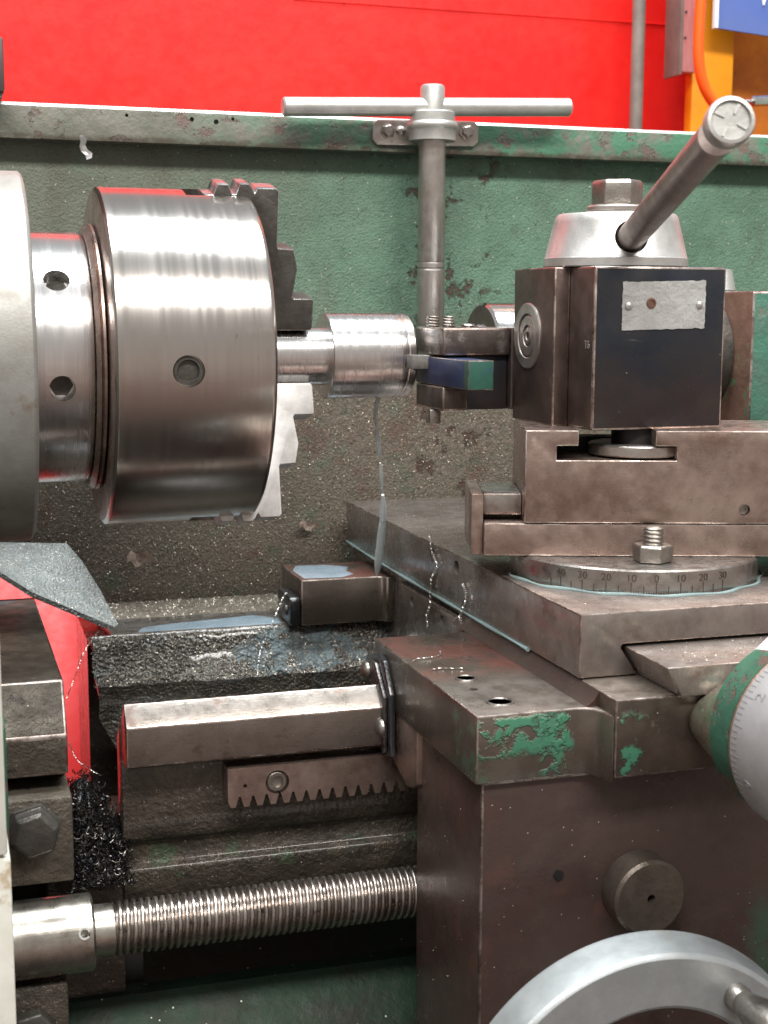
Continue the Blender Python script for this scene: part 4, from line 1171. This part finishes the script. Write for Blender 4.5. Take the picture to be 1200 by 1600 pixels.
# chips lying as beaded strings
def coil(path, label, r=.0009, w=.00024, pitch=.0017, grp='fine coiled chips'):
    pts = spline(path, 24)
    b = BM(); out = []; s = 0
    for p, q in zip(pts, pts[1:]):
        d = q - p; l = d.length
        x_, y_, _ = frame(d)
        n = max(2, int(l / pitch * 7))
        for k in range(n):
            a = (s + l * k / n) / pitch * 2 * PI
            rr_ = r * (.7 + .5 * mnoise.noise(p * 300))
            out.append(p + d * (k / n) + (V((math.cos(a), 0, math.sin(a) * .4)) + V((0, math.sin(a), 0))) * rr_)
        s += l
    tube(b, out, w, 4)
    tag(obj('coiled_chip', b, 'chip', loc=path[-1]), label, 'metal chip', grp)
coil([(.2225, .090, -.1780), (.2270, .0905, -.1690), (.2210, .089, -.1810), (.2130, .088, -.1980), (.2070, .083, -.2080), (.2030, .075, -.2230)], 'long beaded chip curling down over the wet rear casting')
coil([(.2985, -.0100, -.1140), (.2983, -.0180, -.1270), (.2983, -.0270, -.1330), (.2983, -.0160, -.1435), (.2983, -.0140, -.1595), (.2986, -.0070, -.1690), (.2970, -.0130, -.1760)], 'beaded chip hanging on the cross slide side nearest the coolant stream')
coil([(.2985, -.0726, -.1358), (.2983, -.0795, -.1432), (.2980, -.0732, -.1524), (.2976, -.0711, -.1568), (.2972, -.0765, -.1608)], 'shorter beaded chip on the cross slide side above the carriage wing')
coil([(.0826, -.05, -.1554), (.0732, -.052, -.168), (.0685, -.055, -.1791), (.0623, -.06, -.1919)], 'thin chip strung across the gap before the red wall', r=.0006, w=.0002)
coil([(.0606, -.09, -.2084), (.0645, -.09, -.218), (.0696, -.09, -.2233), (.0776, -.09, -.2292)], 'short chip lying on top of the dark swarf heap', r=.0006, w=.00022)
coil([(.2400, -.1520, -.1606), (.2450, -.1450, -.1606), (.2530, -.1440, -.1606), (.2600, -.1400, -.1606), (.2630, -.1330, -.1606)], 'wavy chip on the reddish end of the front carriage wing', r=.0004, w=.0002)
coil([(.2440, -.1700, -.1606), (.2500, -.1680, -.1606), (.2560, -.1700, -.1606), (.2620, -.1710, -.1606)], 'small flat chip in the middle of the carriage wing', r=.0004, w=.0002)

# loose specks of swarf sticking to the guard, ledge and casting
b = BM()
def speck(p, n, s):
    x_, y_, d = frame(V(n) + V((rnd.gauss(0, .45), rnd.gauss(0, .45), rnd.gauss(0, .45))))
    a = rnd.uniform(0, PI)
    u = x_ * math.cos(a) + y_ * math.sin(a); w = d.cross(u)
    vs = [b.verts.new(p + u * s), b.verts.new(p + w * s * .5), b.verts.new(p - u * s * .8), b.verts.new(p - w * s * .45 + d * s * .5)]
    b.faces.new(vs[:3]); b.faces.new((vs[0], vs[2], vs[3]))
for k in range(24000):
    x = rnd.uniform(.05, .47); z = rnd.uniform(-.195, .128)
    dens = 1 if z < -.03 else max(.0, .9 - (z + .03) / .10) + (.12 if x > .22 else .25)
    cl = mnoise.noise(V((x * 28, z * 28, 1))) + .5 * mnoise.noise(V((x * 90, z * 60, 4)))
    if rnd.random() > dens * (.35 + 1.3 * max(0, cl + .25)): continue
    speck(V((x, .2146, z)), (0, -1, .4), rnd.uniform(.0003, .00085) * (1 if z < 0 else .8))
for k in range(1500):
    speck(V((rnd.uniform(.107, .31), rnd.uniform(.157, .214), -.1952)), (0, -.3, 1), rnd.uniform(.0005, .0011))
for k in range(3000):
    j = rnd.randrange(1, 6); i = rnd.randrange(len(xs) - 24)
    p = V((xs[i] + rnd.uniform(0, .004), prof[j][0] - .001, prof[j][1]))
    q = V((xs[i], prof[j - 1][0] - .001, prof[j - 1][1]))
    pp = p.lerp(q, rnd.random()); pp.x = p.x
    speck(pp + V((0, -.0012, .0008)), (0, -1, .5), rnd.uniform(.0004, .0010))
areas = [((q[1] - q[0]).cross(q[2] - q[0])).length for q in PLATE]
for k in range(2200):
    q = rnd.choices(PLATE, areas)[0]
    u, v = rnd.random(), rnd.random()
    if u + v > 1: u, v = 1 - u, 1 - v
    n = (q[1] - q[0]).cross(q[2] - q[0]).normalized()
    if n.z < 0: n = -n
    speck(q[0] + (q[1] - q[0]) * u + (q[2] - q[0]) * v + n * .0003, n, rnd.uniform(.0003, .0007))
for k in range(260):
    speck(V((rnd.uniform(.336, .44), rnd.uniform(-.275, -.237), -.1383)), (0, 0, 1), rnd.uniform(.0003, .0007))
for k in range(160):
    speck(V((rnd.uniform(.305, .42), rnd.uniform(-.22, .15), -.1200)), (0, 0, 1), rnd.uniform(.0003, .0007))
for k in range(90):
    speck(V((.2417, rnd.uniform(-.25, -.157), rnd.uniform(-.4, -.2))), (-1, 0, .3), rnd.uniform(.0002, .0004))
tag(obj('swarf_specks', b, 'speck', loc=(.2, .2, -.2), smooth=5), 'fine pale swarf specks stuck over the guard and castings', 'swarf', kind='stuff')

# coolant
sp = spline([(.2655, -.004, -.0262), (.2680, .010, -.0400), (.2745, .024, -.0600), (.2815, .040, -.0850), (.2875, .055, -.1070), (.2915, .074, -.1330), (.2950, .0935, -.1605)], 12)
b = BM()
for a_, c_, q in ((0, 18, .0019), (17, 30, .0020), (30, 43, .0014), (42, 58, .0025), (52, len(sp), .0036)):
    seg_ = sp[a_:c_]
    tube(b, seg_, lambda s, q=q: max(.00015, q * math.sin(PI * min(1, .12 + s * .86)) ** .7 * (.9 + .12 * math.sin(s * 7 + q * 4000))), 10)
tag(obj('coolant_stream', b, 'coolant', loc=(.2655, 0, -.0262), smooth=80), 'thin broken milky stream of coolant falling from the turned bar', 'coolant')
def film(name, pts, z, m, label, h=.0006):
    b = BM(); n = len(pts)
    cx_, cy_ = sum(p[0] for p in pts) / n, sum(p[1] for p in pts) / n
    loops = []
    for k, (f, hh) in enumerate(((1, 0), (.95, h * .7), (.8, h))):
        loops.append([b.verts.new((cx_ + (x - cx_) * f, cy_ + (y - cy_) * f, z + hh)) for x, y in pts])
    for A, B in zip(loops, loops[1:]):
        for i in range(n): b.faces.new((A[i], A[(i + 1) % n], B[(i + 1) % n], B[i]))
    b.faces.new(loops[-1])
    tag(obj(name, b, m, loc=(cx_, cy_, z), smooth=70), label, 'coolant')
film('coolant_puddle', [(.2425, .0985), (.2700, .0965), (.2810, .106), (.2790, .118), (.2850, .134), (.2700, .146), (.2480, .148), (.2415, .130)], -.1613, 'coolant_film', 'pale blue coolant puddle on top of the rear wing')
film('coolant_puddle', [(.125, .1085), (.19, .1080), (.228, .1082), (.2295, .126), (.215, .140), (.18, .133), (.15, .128), (.13, .122)], -.1950, 'coolant_film', 'long blue coolant film along the rear bed way')
# ring of coolant round the swivel disc
b = BM(); arc = []
for k in range(61):
    a = R(-190 + k * 3.0)
    r = .0726 + .0012 * math.sin(k * .7) + .0008 * math.sin(k * .23)
    arc.append((DC.x + r * math.cos(a), DC.y + r * math.sin(a), -.1198))
tube(b, arc, lambda s: .0007 + .0006 * math.sin(s * 21) ** 2, 8)
tag(obj('coolant_ring', b, 'coolant_line', loc=(DC.x, DC.y, -.12), smooth=70), 'pale coolant ring round the graduated swivel disc', 'coolant')
b = tube(BM(), spline([(.2996, .190, -.1515), (.2992, .12, -.1525), (.2992, .02, -.1530), (.2992, -.08, -.1530), (.2994, -.172, -.1530)], 12), lambda s: .0007 + .0005 * math.sin(s * 17) ** 2, 8)
tag(obj('coolant_edge', b, 'coolant_line', loc=(.2992, 0, -.153), smooth=70), 'wet coolant line along the lower edge of the cross slide', 'coolant')
# wet splash over the rear casting
b = BM(); g = []
for i in range(37):
    row = []
    for j in range(13):
        u, v = i / 36, j / 12
        x = .176 + u * .125
        f = v * 5.2 + .25
        a0 = int(f); fr = f - a0
        y = prof[a0][0] * (1 - fr) + prof[a0 + 1][0] * fr
        z = prof[a0][1] * (1 - fr) + prof[a0 + 1][1] * fr
        k = mnoise.noise(V((x * 110, v * 5, 4)))
        inside = math.sin(PI * u) ** .4 * math.sin(PI * v) ** .3
        y += -.0026 * inside - .0030 * k * inside + .0035 * (1 - inside)
        row.append(b.verts.new((x, y, z + .0008 * k)))
    g.append(row)
for A, B in zip(g, g[1:]):
    for j in range(12): b.faces.new((A[j], B[j], B[j + 1], A[j + 1]))
tag(obj('coolant_splash', b, 'coolant_wet', loc=(.24, .09, -.21), smooth=80), 'shiny blue grey coolant splash running down the rear bed casting', 'coolant')
